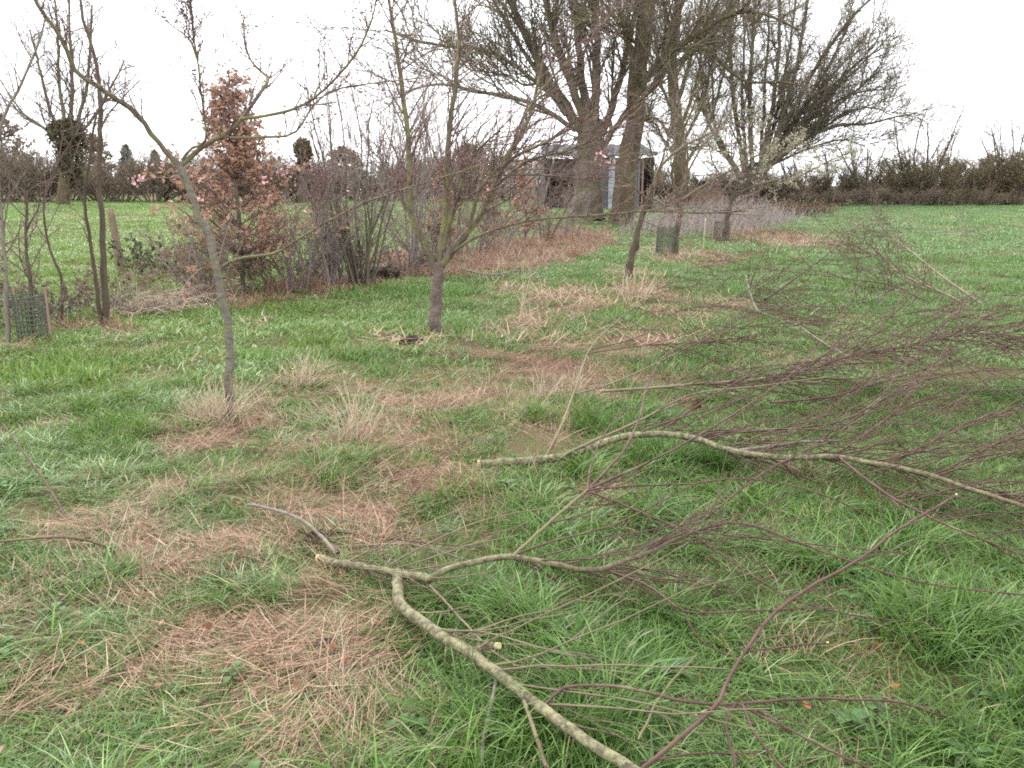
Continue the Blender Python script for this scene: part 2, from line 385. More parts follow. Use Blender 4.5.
def scatter(name, label, cat, pts, rot, scl, idx, tint, protos):
    me = bpy.data.meshes.new(name); me.vertices.add(len(pts)); me.vertices.foreach_set('co', pts.astype(np.float32).ravel())
    for nm, ty, key, arr in (('rot', 'FLOAT_VECTOR', 'vector', rot), ('scl', 'FLOAT_VECTOR', 'vector', scl), ('idx', 'INT', 'value', idx), ('tint', 'FLOAT', 'value', tint)):
        at = me.attributes.new(nm, ty, 'POINT'); at.data.foreach_set(key, np.asarray(arr, np.int32 if ty == 'INT' else np.float32).ravel())
    o = bpy.data.objects.new(name, me); COL.objects.link(o); o['kind'] = 'stuff'; tag(o, label, cat)
    ng = bpy.data.node_groups.new(name, 'GeometryNodeTree')
    ng.interface.new_socket('Geometry', in_out='INPUT', socket_type='NodeSocketGeometry')
    ng.interface.new_socket('Geometry', in_out='OUTPUT', socket_type='NodeSocketGeometry')
    N = ng.nodes; gi = N.new('NodeGroupInput'); go = N.new('NodeGroupOutput'); ip = N.new('GeometryNodeInstanceOnPoints')
    jn = N.new('GeometryNodeJoinGeometry')
    for p in reversed(protos):                           # the last link comes first
        oi = N.new('GeometryNodeObjectInfo'); oi.inputs['Object'].default_value = p; oi.inputs['As Instance'].default_value = True
        ng.links.new(oi.outputs['Geometry'], jn.inputs[0])
    def attr(nm, ty):
        a = N.new('GeometryNodeInputNamedAttribute'); a.data_type = ty; a.inputs['Name'].default_value = nm; return a.outputs['Attribute']
    e = N.new('FunctionNodeEulerToRotation'); ng.links.new(attr('rot', 'FLOAT_VECTOR'), e.inputs[0])
    ng.links.new(gi.outputs[0], ip.inputs['Points']); ng.links.new(jn.outputs[0], ip.inputs['Instance'])
    ip.inputs['Pick Instance'].default_value = True
    ng.links.new(attr('idx', 'INT'), ip.inputs['Instance Index']); ng.links.new(e.outputs[0], ip.inputs['Rotation'])
    ng.links.new(attr('scl', 'FLOAT_VECTOR'), ip.inputs['Scale']); ng.links.new(ip.outputs[0], go.inputs[0])
    md = o.modifiers.new('scatter', 'NODES'); md.node_group = ng
    return o
def field(seed, y0, y1, dens, edge=3.0, slope=.63):
    r = rngof(seed); A = (slope * (y0 + y1) + 2 * edge) * (y1 - y0); n = int(A * dens * 1.05)
    y = np.sqrt(r.uniform(max(y0, 0.0) ** 2, y1 ** 2, n)) if y0 > 1 else r.uniform(y0, y1, n)
    x = r.uniform(-1, 1, n) * (slope * np.maximum(y, 0) + edge)
    return r, x, y
GREEN = [((.116, .216, .044), 5), ((.158, .280, .062), 4), ((.068, .145, .030), 3.5), ((.20, .30, .12), 1.2), ((.40, .33, .20), .3)]
FARGREEN = [((.155, .285, .105), 5), ((.21, .345, .15), 4), ((.11, .215, .072), 2), ((.33, .38, .23), 1.5)]
DRY = [((.47, .355, .245), 4), ((.37, .235, .16), 3.5), ((.60, .50, .37), 2), ((.21, .125, .085), 3.5)]
PINK = [((.36, .25, .19), 4), ((.27, .17, .125), 3), ((.43, .34, .26), 2)]
def meadow():
    gp = [tuft(100 + i, 210, .20, (.06, .17), .0046, (.4, .3), (.3, 1.7), GREEN, 4, M['grass']) for i in range(5)]
    gp += [tuft(110 + i, 100, .11, (.15, .32), .0058, (.4, .25), (.7, 2.0), GREEN, 4, M['grass']) for i in range(3)]
    gf = [tuft(120 + i, 190, .34, (.06, .15), .010, (.45, .3), (.2, 1.3), GREEN + [(c, w * .8) for c, w in FARGREEN], 2, M['grass']) for i in range(4)]
    gv = [tuft(130 + i, 200, .8, (.06, .13), .026, (.5, .3), (.2, 1.0), FARGREEN, 2, M['grass']) for i in range(3)]
    parts = []
    for seed, y0, y1, dens, lo, hi, sc in ((1, .5, 6.5, 40, 0, 8, 1.0), (2, 6.5, 18, 15, 8, 12, 1.0), (3, 18, 75, 2.2, 12, 15, 1.0)):
        r, x, y = field(seed, y0, y1, dens, 2.0)
        S = np.maximum(straw(x, y), bank(x, y)); cl = fbm(x * 1.3, y * 1.3, 41)
        keep = r.uniform(size=len(x)) > S * .62 + (np.clip(.40 - cl, 0, 1) * .4 if hi == 8 else 0)
        x, y, S, cl = x[keep], y[keep], S[keep], cl[keep]; n = len(x)
        big = np.clip((cl - .3) * 2.2, .45, 1.15)
        s = sc * r.uniform(.8, 1.15, n) * (1 - .3 * S); sz = big * r.uniform(.75, 1.15, n) * np.where(y > 6.5, .95, 1.0)
        if hi == 8:
            idx = np.where((r.uniform(size=n) < .10 + .6 * np.clip(cl - .48, 0, 1) * 3) & (S < .4), r.integers(5, 8, n), r.integers(0, 5, n))
        else: idx = r.integers(lo, hi, n)
        left = np.clip((-x + 0.02 * y) / 5 + .1, 0, 1) * np.clip((y - 3) / 4, 0, 1)
        tint = np.clip(.15 + .7 * left + r.normal(0, .12, n) + (fbm(x * .7, y * .7, 51) - .5) * .9, 0, 1)
        parts.append((np.stack([x, y, gz(x, y)], -1), np.stack([r.normal(0, .05, n), r.normal(0, .05, n), r.uniform(0, 6.28, n)], -1),
                      np.stack([s, s, s * sz], -1), idx, tint))
    cat = [np.concatenate(z) for z in zip(*parts)]
    scatter('meadow_grass', 'green meadow grass in uneven tufts covering the field', 'grass', *cat, gp + gf + gv)
    # flattened dead grass
    dm = [tuft(200 + i, 110, .17, (.05, .22), .0026, (1.36, .25), (.1, .5), DRY, 4, M['straw'], True, .01) for i in range(4)]
    dm += [tuft(210 + i, 45, .28, (.12, .34), .008, (1.35, .25), (.1, .5), DRY, 2, M['straw'], True, .01) for i in range(2)]
    parts = []
    for seed, y0, y1, dens, lo, hi in ((11, .5, 8, 56, 0, 4), (12, 8, 40, 18, 4, 6)):
        r, x, y = field(seed, y0, y1, dens); S = np.maximum(straw(x, y), .8 * bank(x, y)); keep = r.uniform(size=len(x)) < S * 1.15 + .03
        x, y, S = x[keep], y[keep], S[keep]; n = len(x); s = r.uniform(.6, 1.15, n)
        parts.append((np.stack([x, y, gz(x, y) + .004], -1), np.stack([r.normal(0, .06, n), r.normal(0, .06, n), vnoise(x * .9, y * .9, 66) * 7 + r.normal(0, .45, n)], -1),
                      np.stack([s, s, s], -1), r.integers(lo, hi, n), np.clip(r.uniform(0, 1, n) * (.4 + fbm(x, y, 61)), 0, 1)))
    cat = [np.concatenate(z) for z in zip(*parts)]
    scatter('dead_grass_thatch', 'flattened tan dead grass lying in patches along the tree row', 'dead grass', *cat, dm)
    # upright dead grass on the hedge bank
    du = [tuft(220 + i, 60, .2, (.12, .36), .010, (.5, .35), (.2, 1.5), PINK, 4, M['straw']) for i in range(3)]
    r, x, y = field(14, 7, 45, 10); B = bank(x, y); keep = r.uniform(size=len(x)) < B * 1.3; x, y = x[keep], y[keep]; n = len(x); s = r.uniform(.5, 1.1, n)
    scatter('bank_dead_grass', 'pinkish brown dead grass standing along the hedge bank', 'dead grass', np.stack([x, y, gz(x, y)], -1),
            np.stack([r.normal(0, .15, n), r.normal(0, .15, n), r.uniform(0, 6.28, n)], -1), np.stack([s, s, s], -1), r.integers(0, 3, n), r.uniform(0, 1, n), du)
    ds = [tuft(230 + i, 26, .09, (.10, .30), .0030, (.5, .3), (.1, 1.2), DRY, 4, M['straw']) for i in range(4)]
    r, x, y = field(17, 1, 14, 9); S = straw(x, y); keep = r.uniform(size=len(x)) < S * 1.0 + .04; x, y = x[keep], y[keep]; n = len(x); s = r.uniform(.5, 1.15, n)
    scatter('standing_dead_grass', 'pale upright dead grass blades among the flattened thatch', 'dead grass', np.stack([x, y, gz(x, y)], -1),
            np.stack([r.normal(0, .2, n), r.normal(0, .2, n), r.uniform(0, 6.28, n)], -1), np.stack([s, s, s], -1), r.integers(0, 4, n), r.uniform(0, .6, n), ds)
meadow()

def weeds():
    r = rngof(77); protos = []
    for k in range(3):                                   # broad-leaved rosettes
        b = MB(); n = 9
        for i in range(n):
            a = i * 2.4 + r.uniform(-.3, .3); L = r.uniform(.05, .11); w = L * .38; el = r.uniform(.15, .8)
            u = np.array([math.cos(a) * math.cos(el), math.sin(a) * math.cos(el), math.sin(el)]); s_ = np.array([-math.sin(a), math.cos(a), 0])
            nn = np.cross(u, s_); v = []
            for t, f, dz in ((.0, .08, 0), (.3, .8, .01), (.6, 1, .004), (.85, .6, -.012), (1, .06, -.03)):
                v += [u * L * t + s_ * w * f * .5 + np.array([0, 0, dz]) , u * L * t - nn * w * .12 * f + np.array([0, 0, dz]), u * L * t - s_ * w * f * .5 + np.array([0, 0, dz])]
            q = []
            for j in range(4):
                o = j * 3; q += [(o, o + 1, o + 4, o + 3), (o + 1, o + 2, o + 5, o + 4)]
            b.add(v, q, None, np.array([.07, .14, .04]) * r.uniform(.8, 1.5))
        protos.append(bpy.data.objects.new('rosette', b.mesh('rosette', M['weed'])))
    r, x, y = field(15, .8, 9, 4.5); keep = fbm(x * .8, y * .8, 91) > .52; x, y = x[keep], y[keep]; n = len(x); s = r.uniform(.4, .9, n)
    scatter('broadleaf_weeds', 'small broad leaved weeds among the grass', 'weeds', np.stack([x, y, gz(x, y) + .03], -1), np.stack([0 * x, 0 * x, r.uniform(0, 6.28, n)], -1),
            np.stack([s, s, s], -1), r.integers(0, 3, n), 0 * x, protos)
    b = MB(); r, x, y = field(16, 1.2, 12, 80); S = straw(x, y); keep = r.uniform(size=len(x)) < S * .9 + .03; x, y = x[keep], y[keep]; n = len(x)
    pal = np.array([(.20, .10, .055), (.30, .17, .12), (.12, .075, .05), (.25, .16, .12), (.26, .10, .04)])
    b.leaves(np.stack([x, y, gz(x, y) + .035 + .03 * r.uniform(size=n)], -1), .036, r, .8, .6, pal[r.integers(0, 5, n)], .12)
    o = b.build('leaf_litter', M['litter'], kind='stuff'); tag(o, 'scattered brown fallen leaves among the dead grass', 'leaf litter')
weeds()

# ------------------------------------------------------------------ cut branches lying on the grass
def lift(P):
    P = P.copy(); z = gz(P[..., 0], P[..., 1]) + .012; P[..., 1:, 2] = np.maximum(P[..., 1:, 2], z[..., 1:]); return P
def hp(pts): return np.array([H(*p) + np.array([0, 0, float(gz(*H(*p)[:2]))]) for p in pts])
MM = .001
class Cut:
    def __init__(s, name, label, base, cat='branch'):
        g = G(*base); s.root = thing(name, label, cat, g); s.lines = []
    def limb(s, pts, r0, r1, m='lichen_bark', name='limb', k=9, n=26, seed=0, wob=.004, cut=None):
        P, R = smooth(hp(pts), np.linspace(r0, r1, len(pts)) * MM, n); rg = rngof(seed + int(pts[0][0]))
        J = rg.normal(0, wob * 2.2, (n + 4, 3)); J = sum(J[q:q + n] for q in range(5)) / 5; P[1:-1] += J[1:-1] * (1 if r0 > 9 else .7)
        kk = np.convolve(rg.normal(size=n + 4), np.ones(5) / 5, 'valid'); R = R * (1 + .05 * kk)
        o = MB().tubes(P, R, k, .015 if r0 > 8 else 0, rg, c=np.clip((.0135 - R) / .006, 0, 1)).build(name, M[m], s.root)
        s.lines.append((P, R))
        if 'shoot' in name:
            Ob, Tb, rb, _ = sample(rg, P[None], R[None], max(4, int(np.linalg.norm(np.diff(P, axis=0), axis=1).sum() / .032)), .05, 1)
            Qb = nrm(np.cross(Tb, rg.normal(size=Tb.shape))); MB().buds(Ob + Qb * rb[:, None] * .7, Tb + .75 * Qb, .010, rg).build('buds', M['shoot'], o, off=tuple(s.root.location), kind='stuff')
        for e in (cut or ''):
            i, j = (0, 1) if e == 'a' else (-1, -2); T = nrm(P[i] - P[j]); A = nrm(np.cross(T, [0.2, .1, 1])); B = np.cross(T, A)
            a = np.arange(k) * 2 * math.pi / k; c = P[i] + T * .001
            v = np.vstack([c + R[i] * 1.03 * (math.cos(q) * A + math.sin(q) * B) for q in a] + [c + R[i] * 1.03 * (math.cos(q) * A + math.sin(q) * B) - T * .012 for q in a])
            MB().add(v, [(q, (q + 1) % k, k + (q + 1) % k, k + q) for q in range(k)], [(0, q, q + 1) for q in range(1, k - 1)]).build('cut_end', M['cut_wood'], o, off=tuple(s.root.location), smoothed=False)
        return P, R
    def shoots(s, lines, seed, m, L, ang, bias, rr=.35, rmin=.0016, rmax=.005, m2='shoot', t=(.15, 1), droop=-.02, sub=3, subL=(.12, .45), name='shoots', wob=.075):
        rg = rngof(seed); P, R = unify(lines, 40)
        a, ra = spawn(rg, P, R, m, t, ang, L, rr, rmin, rmax, 8, wob, (0, 0, droop), bias, .4, .2); a = lift(a)
        b = MB().tubes(a, ra, 5)
        if sub:
            c, rc = spawn(rg, a, ra, sub, (.1, .95), (15, 50), subL, .65, rmin * .75, .004, 5, .06, (0, 0, droop), tuple(.5 * q for q in bias), .4); c = lift(c); b.tubes(c, rc, 4)
            d, rd = spawn(rg, c, rc, 1, (.2, .9), (20, 55), (.06, .2), .7, rmin * .6, .003, 3, .08, (0, 0, 0), (0, 0, 0), .5); b.tubes(lift(d), rd, 3)
        b.build(name, M[m2], s.root, kind='stuff')
        return a, ra

def branches():
    # A: foreground forked limb
    A = Cut('cut_branch', 'thick lichen covered forked cut branch lying nearest the camera', (400, 585))
    l0 = A.limb([(318, 556, .03), (350, 565, .05), (390, 574, .075), (412, 580, .085), (430, 583, .095)], 16, 15, cut='a')
    l1 = A.limb([(398, 576, .08), (401, 604, .09), (428, 628, .10), (470, 652, .12), (500, 674, .12), (530, 704, .13), (565, 733, .14), (610, 760, .15), (650, 780, .16)], 21, 13, name='side_limb', n=36)
    A.limb([(472, 654, .12), (485, 651, .14), (499, 648, .16)], 11, 10, name='stub', n=6, cut='b')
    l2 = A.limb([(414, 580.5, .086), (430, 581, .10), (448, 571, .12), (480, 560, .15), (515, 556, .17), (560, 567, .17), (600, 569, .18), (640, 557, .2), (668, 545, .22), (692, 535, .23)], 15, 7, name='side_limb', n=40)
    l3 = A.limb([(513, 557, .17), (535, 535, .22), (560, 512, .27), (588, 488, .32)], 7.5, 6, 'green_shoot', 'side_limb', 7, 14)
    l4 = A.limb([(640, 772, .16), (680, 745, .18), (716, 710, .2), (722, 690, .22), (745, 655, .26), (780, 612, .3), (815, 583, .33), (860, 560, .36), (905, 530, .4), (956, 497, .44)], 6.2, 4.4, 'shoot', 'long_shoot', 7, 34, cut='b')
    l5 = A.limb([(540, 716, .13), (565, 696, .16), (620, 698, .18), (680, 704, .18), (730, 706, .18), (800, 706, .17), (870, 702, .15), (905, 705, .12), (950, 722, .05)], 5, 2.6, 'shoot', 'long_shoot', 6, 30)
    A.limb([(524, 704, .13), (532, 735, .1), (548, 775, .08)], 6.5, 6, 'shoot_pale', 'side_shoot', 6, 10)
    A.limb([(588, 488, .32), (620, 455, .37), (640, 420, .42), (648, 385, .46), (668, 352, .5), (700, 333, .52), (740, 316, .5), (800, 310, .45)], 6, 3, 'shoot', 'long_shoot', 6, 26)
    A.limb([(588, 490, .32), (590, 470, .35), (600, 442, .38), (620, 415, .42), (640, 410, .43)], 4.5, 2.6, 'shoot', 'long_shoot', 6, 16)
    A.limb([(588, 488, .32), (640, 466, .36), (690, 440, .4), (745, 405, .45), (800, 368, .5), (840, 315, .58), (866, 268, .66)], 5.5, 3, 'shoot', 'long_shoot', 6, 26)
    A.limb([(588, 489, .32), (640, 486, .33), (690, 482, .33), (740, 478, .32), (800, 488, .28), (850, 505, .22), (880, 523, .16)], 4.5, 2.4, 'shoot', 'long_shoot', 6, 24)
    A.limb([(588, 491, .32), (625, 506, .29), (660, 522, .26), (690, 535, .23)], 4, 4, 'shoot', 'long_shoot', 6, 14)
    A.limb([(690, 535, .23), (730, 500, .28), (770, 470, .32), (805, 450, .36), (850, 415, .4)], 4.5, 2.6, 'shoot', 'long_shoot', 6, 20)
    A.limb([(690, 535, .23), (740, 528, .24), (800, 545, .22), (860, 565, .2), (930, 588, .18), (1030, 602, .14)], 4.6, 2.6, 'shoot', 'long_shoot', 6, 24)
    A.limb([(692, 536, .23), (730, 560, .2), (790, 595, .17), (850, 615, .13), (940, 630, .08)], 4, 2, 'shoot', 'long_shoot', 6, 22)
    A.limb([(690, 535, .23), (760, 542, .22), (830, 548, .2), (905, 551, .16)], 3.6, 2, 'shoot', 'long_shoot', 6, 18)
    A.limb([(610, 571, .18), (650, 590, .18), (685, 615, .17), (740, 612, .18), (800, 606, .18), (860, 608, .14)], 4, 2, 'shoot', 'side_shoot', 6, 20)
    A.limb([(685, 615, .17), (700, 640, .12), (735, 660, .06)], 3, 1.8, 'shoot', 'side_shoot', 5, 10)
    A.limb([(735, 707, .18), (726, 730, .15), (735, 772, .1)], 4.5, 3.5, 'shoot', 'side_shoot', 6, 10)
    A.limb([(742, 708, .18), (755, 740, .15), (785, 775, .12)], 4.5, 3, 'shoot', 'side_shoot', 6, 10)
    A.limb([(738, 708, .18), (790, 735, .14), (850, 762, .1), (900, 780, .08)], 4, 2.4, 'shoot', 'side_shoot', 6, 14)
    A.limb([(745, 658, .25), (790, 650, .24), (828, 645, .23)], 3.4, 2.4, 'shoot', 'side_shoot', 6, 10, cut='b')
    A.limb([(640, 765, .16), (700, 762, .13), (760, 757, .1)], 3.4, 2, 'shoot', 'side_shoot', 5, 10)
    A.limb([(638, 745, .15), (660, 705, .2), (680, 675, .26), (697, 658, .3)], 3.6, 2.6, 'green_shoot', 'side_shoot', 5, 12)
    A.limb([(430, 588, .09), (500, 660, .1), (545, 672, .12), (610, 680, .11), (650, 684, .1)], 4, 2.5, 'shoot_pale', 'side_shoot', 5, 18)
    A.shoots([l3], 304, 5, (.3, .8), (15, 50), (.6, .2, .1), .5, .0024, .004, t=(.4, 1), sub=2)
    A.shoots([l2], 301, 26, (.35, .9), (15, 50), (.7, .15, .05), .35, .0026, .0046, t=(.3, 1), sub=3)
    A.shoots([l1, l0], 302, 22, (.25, .9), (20, 60), (.9, .1, .02), .25, .0019, .0036, 'shoot_pale', t=(.2, .8), sub=2, name='twigs')
    A.shoots([l4, l5], 303, 9, (.12, .4), (20, 50), (.4, .05, 0), .5, .0014, .0028, t=(.3, .95), sub=1)
    # B: long limb behind it
    B = Cut('cut_branch', 'long pale lichen covered limb lying across the grass behind the forked branch', (600, 462))
    b0 = B.limb([(478, 466, .02), (520, 463, .04), (560, 460, .06), (590, 450, .1), (620, 440, .14), (650, 436, .17), (690, 438, .19), (730, 448, .19), (780, 454, .19), (835, 456, .2), (880, 466, .2), (930, 476, .2), (980, 490, .2), (1050, 512, .2)], 24, 9, cut='a', n=44)
    b1 = B.limb([(838, 456, .2), (880, 488, .2), (920, 508, .18), (960, 530, .14), (1040, 560, .1)], 7, 3.5, 'shoot', 'side_limb', 6, 20)
    b2 = B.limb([(560, 461, .07), (600, 440, .14), (640, 418, .2), (690, 395, .26), (760, 385, .3), (840, 372, .34)], 8, 4, 'shoot_pale', 'side_limb', 7, 26)
    b3 = B.limb([(735, 449, .19), (790, 444, .21), (840, 443, .22)], 9, 7, 'dead_stick', 'side_limb', 7, 14)
    b4 = B.limb([(690, 438, .19), (740, 432, .22), (800, 432, .24), (850, 420, .27), (890, 395, .33), (950, 370, .4), (1035, 362, .45)], 7, 3.5, 'shoot', 'side_limb', 6, 26)
    b5 = B.limb([(888, 467, .2), (930, 448, .26), (985, 420, .32), (1040, 410, .36)], 5, 3, 'shoot', 'side_shoot', 6, 16)
    b6 = B.limb([(936, 476, .2), (970, 460, .25), (1000, 446, .3), (1040, 435, .35)], 5, 3, 'shoot', 'side_shoot', 6, 14)
    b7 = B.limb([(835, 456, .2), (880, 425, .26), (920, 400, .32), (975, 390, .36), (1040, 385, .4)], 5, 3, 'shoot', 'side_shoot', 6, 18)
    B.shoots([b0], 311, 66, (.5, 1.4), (15, 45), (.6, .3, .28), .3, .0038, .0066, t=(.3, .98), sub=2, subL=(.15, .5))
    B.shoots([b1, b2, b4, b5, b6, b7], 312, 12, (.35, 1.1), (12, 42), (.6, .1, .14), .5, .0032, .0056, t=(.15, .95), sub=2)
    # C: green shoot standing out of the grass
    C = Cut('cut_branch', 'greenish slender branch rising at left of the brushwood tangle', (545, 462))
    c0 = C.limb([(542, 466, .0), (560, 430, .1), (575, 392, .2), (590, 346, .33), (610, 322, .4), (640, 296, .48), (680, 272, .55), (722, 258, .58)], 10, 3, 'green_shoot', 'limb', 7, 28)
    c1 = C.limb([(592, 346, .33), (640, 330, .38), (680, 305, .45), (725, 298, .46), (760, 280, .5)], 5, 2.6, 'shoot', 'side_shoot', 6, 18)
    c2 = C.limb([(588, 352, .32), (640, 340, .34), (700, 338, .33), (760, 335, .32)], 4, 2.4, 'shoot', 'side_shoot', 6, 16)
    c3 = C.limb([(575, 395, .2), (620, 378, .24), (670, 352, .32), (705, 335, .38), (740, 325, .4), (820, 318, .4)], 6, 3, 'shoot_pale', 'side_shoot', 6, 20)
    C.shoots([c0, c1, c2, c3], 321, 15, (.4, 1.1), (12, 42), (.8, .1, .06), .5, .0036, .006, t=(.35, .95), sub=2)
    # D: pale dead limb further back
    D = Cut('cut_branch', 'pale peeling limb lying under the middle of the brushwood tangle', (800, 345))
    d0 = D.limb([(746, 274, .36), (754, 300, .24), (765, 311, .2), (795, 322, .15), (822, 338, .1), (846, 352, .06), (862, 358, .03)], 8, 9, 'dead_stick', 'limb', 7, 26, cut='b')
    D.shoots([d0], 331, 30, (.6, 1.4), (20, 60), (.8, .1, .26), .3, .0044, .0066, t=(.1, .95), sub=2)
    # E: densest fan of purple shoots
    E = Cut('cut_branch', 'dense fan of purple shoots spreading right across the grass', (700, 400))
    e0 = E.limb([(600, 392, .12), (650, 384, .2), (700, 381, .24), (760, 376, .28), (800, 370, .3), (850, 358, .33), (900, 348, .36), (960, 335, .4), (1040, 334, .4)], 11, 4, 'shoot_pale', 'limb', 7, 34, cut='a')
    e1 = E.limb([(800, 370, .3), (850, 338, .38), (895, 315, .44), (950, 306, .46), (1040, 306, .46)], 6, 3, 'shoot', 'side_limb', 6, 22)
    e2 = E.limb([(770, 402, .2), (830, 396, .23), (880, 380, .28), (940, 360, .34), (1000, 345, .38), (1040, 343, .4)], 7, 3, 'shoot', 'side_limb', 6, 22)
    e3 = E.limb([(820, 440, .2), (870, 410, .28), (900, 370, .36), (940, 325, .46), (970, 300, .52)], 5, 2.4, 'shoot', 'side_limb', 6, 18)
    e4 = E.limb([(940, 345, .3), (980, 330, .35), (1040, 345, .35)], 4, 2.4, 'shoot', 'side_shoot', 6, 14)
    E.shoots([e0], 341, 88, (.5, 1.4), (10, 45), (.5, .0, .2), .4, .0042, .007, t=(.1, .95), sub=2, subL=(.15, .5))
    E.shoots([e1, e2, e3, e4], 342, 16, (.4, 1.1), (10, 45), (.5, .05, .12), .5, .0038, .006, t=(.05, .95), sub=2)
    # F: brush heap further out
    F1 = Cut('brushwood_branch', 'dark straight limb slanting up out of the far brushwood heap', (790, 300))
    f1 = F1.limb([(765, 298, .04), (800, 275, .22), (840, 242, .5), (880, 206, .82)], 20, 7, 'sapling_bark', 'limb', 7, 18)
    F1.shoots([f1], 351, 26, (.5, 1.3), (25, 70), (.2, 0, -.05), .4, .0042, .008, t=(.2, 1), sub=4, subL=(.2, .6), droop=-.03, wob=.1)
    F2 = Cut('brushwood_branch', 'pale leaning branch at the right end of the far brushwood heap', (975, 302))
    f2 = F2.limb([(983, 303, .02), (950, 280, .22), (915, 252, .5), (890, 232, .7), (872, 218, .8)], 17, 7, 'shoot_pale', 'limb', 7, 18, cut='a')
    F2.shoots([f2], 352, 26, (.5, 1.3), (25, 70), (-.2, 0, .05), .4, .0042, .008, t=(.2, 1), sub=4, subL=(.2, .6), wob=.1)
    F3 = Cut('brushwood_branch', 'second pale branch just below the leaning one in the far heap', (968, 304))
    f3 = F3.limb([(972, 305, .02), (940, 290, .14), (905, 272, .3), (880, 255, .46), (850, 250, .5)], 17, 8, 'shoot_pale', 'limb', 7, 18, cut='a')
    F3.shoots([f3], 353, 28, (.5, 1.2), (25, 75), (-.5, 0, .05), .4, .0042, .008, t=(.15, 1), sub=4, subL=(.2, .6), wob=.1)
    F4 = Cut('brushwood_branch', 'low arching reddish branch along the bottom of the far heap', (930, 300))
    f4 = F4.limb([(930, 302, .03), (890, 285, .2), (850, 280, .26), (800, 272, .3), (760, 266, .32), (720, 258, .36)], 10, 4, 'shoot', 'limb', 6, 22)
    f4b = F4.limb([(900, 290, .16), (850, 302, .1), (800, 302, .1), (760, 303, .1)], 7, 4, 'dead_stick', 'side_limb', 6, 16)
    F4.shoots([f4, f4b], 354, 24, (.5, 1.2), (20, 70), (-.1, .1, .12), .5, .004, .007, t=(.05, 1), sub=4, subL=(.2, .6), wob=.1)
    F5 = Cut('brushwood_branch', 'thin upright twiggy branch at the far right of the brushwood heap', (960, 290))
    f5 = F5.limb([(950, 300, .03), (960, 270, .3), (964, 235, .62), (962, 214, .85)], 7, 3, 'shoot', 'limb', 6, 14)
    F5.shoots([f5], 355, 22, (.3, .8), (25, 65), (.2, 0, .2), .5, .0026, .004, t=(.2, 1), sub=3, wob=.1)
    # loose sticks
    S = Cut('dead_stick', 'grey crooked dead stick lying on the dead grass at left', (300, 525), 'stick')
    S.limb([(248, 503, .06), (275, 511, .07), (302, 520, .07), (322, 535, .06), (337, 552, .04)], 7, 9, 'dead_stick', 'limb', 7, 16)
    S = Cut('dead_stick', 'straight grey stick pointing to the camera at the bottom edge', (490, 720), 'stick')
    S.limb([(497, 676, .1), (489, 720, .05), (480, 775, .03)], 6.5, 7, 'dead_stick', 'limb', 7, 12)
    S = Cut('dead_stick', 'thin dark twig arching over the dead grass in the middle', (400, 510), 'stick')
    S.limb([(390, 516, .0), (420, 482, .08), (455, 450, .16), (497, 428, .2)], 4.5, 2, 'shoot', 'limb', 5, 14)
    S = Cut('dead_stick', 'thin brown twig leaning over the grass at the left edge', (68, 527), 'stick')
    S.limb([(72, 530, .0), (50, 490, .1), (25, 455, .2), (2, 422, .28)], 6, 3.5, 'shoot', 'limb', 5, 14)
    S = Cut('bramble_runner', 'yellow green bramble stem lying in the grass at the left edge', (60, 552), 'stem')
    S.limb([(-10, 545, .13), (40, 541, .15), (80, 543, .14), (112, 553, .02)], 6, 5, 'green_shoot', 'limb', 5, 14)
    S = Cut('dead_stick', 'bundle of thin dark sticks lying across the dead grass mat', (400, 540), 'stick')
    for i, (a, b, c) in enumerate([((320, 528), (400, 540), (490, 548)), ((300, 512), (370, 522), (450, 536)), ((330, 545), (410, 545), (470, 560))]):
        S.limb([(*a, .03), (*b, .04), (*c, .03)], 4, 2.5, 'dead_stick' if i else 'shoot', 'twig', 5, 12)
    S = Cut('dead_stick', 'dark dead branch lying on the grass strip right of the grey trunk', (520, 283), 'stick')
    s0 = S.limb([(460, 268, .15), (490, 275, .1), (520, 272, .12), (545, 276, .05)], 14, 8, 'dead_stick', 'limb', 6, 14)
    S.shoots([s0], 360, 12, (.2, .6), (25, 70), (0, 0, .1), .5, .004, .006, 'dead_stick', sub=1, name='twigs')
branches()

# ------------------------------------------------------------------ standing trees
def trace(Y, pts, r0, r1, n=14, bow=0.0, seed=0, ground=False):
    """limb traced as seen, at distance Y, swung bow metres nearer or farther at its tip"""
    m = len(pts); P = np.array([V(p[0], p[1], Y + bow * (i / (m - 1)) ** 1.3) for i, p in enumerate(pts)])
    if ground: P[0, 2] = gz(P[0, 0], P[0, 1]) - .06
    P, R = smooth(P, np.linspace(r0, r1, m), n)
    rg = rngof(seed + int(abs(pts[-1][0] * 7 + pts[-1][1])))
    P[1:] += rg.normal(0, np.minimum(.12 * (r0 + r1), .045), (n - 1, 3)) * np.array([1, 1, .4]); return P, R
def build_lines(b, lines, k=7, lump=.05, seed=1):
    rg = rngof(seed)
    for P, R in lines: b.tubes(P, R, k, lump, rg)
    return b

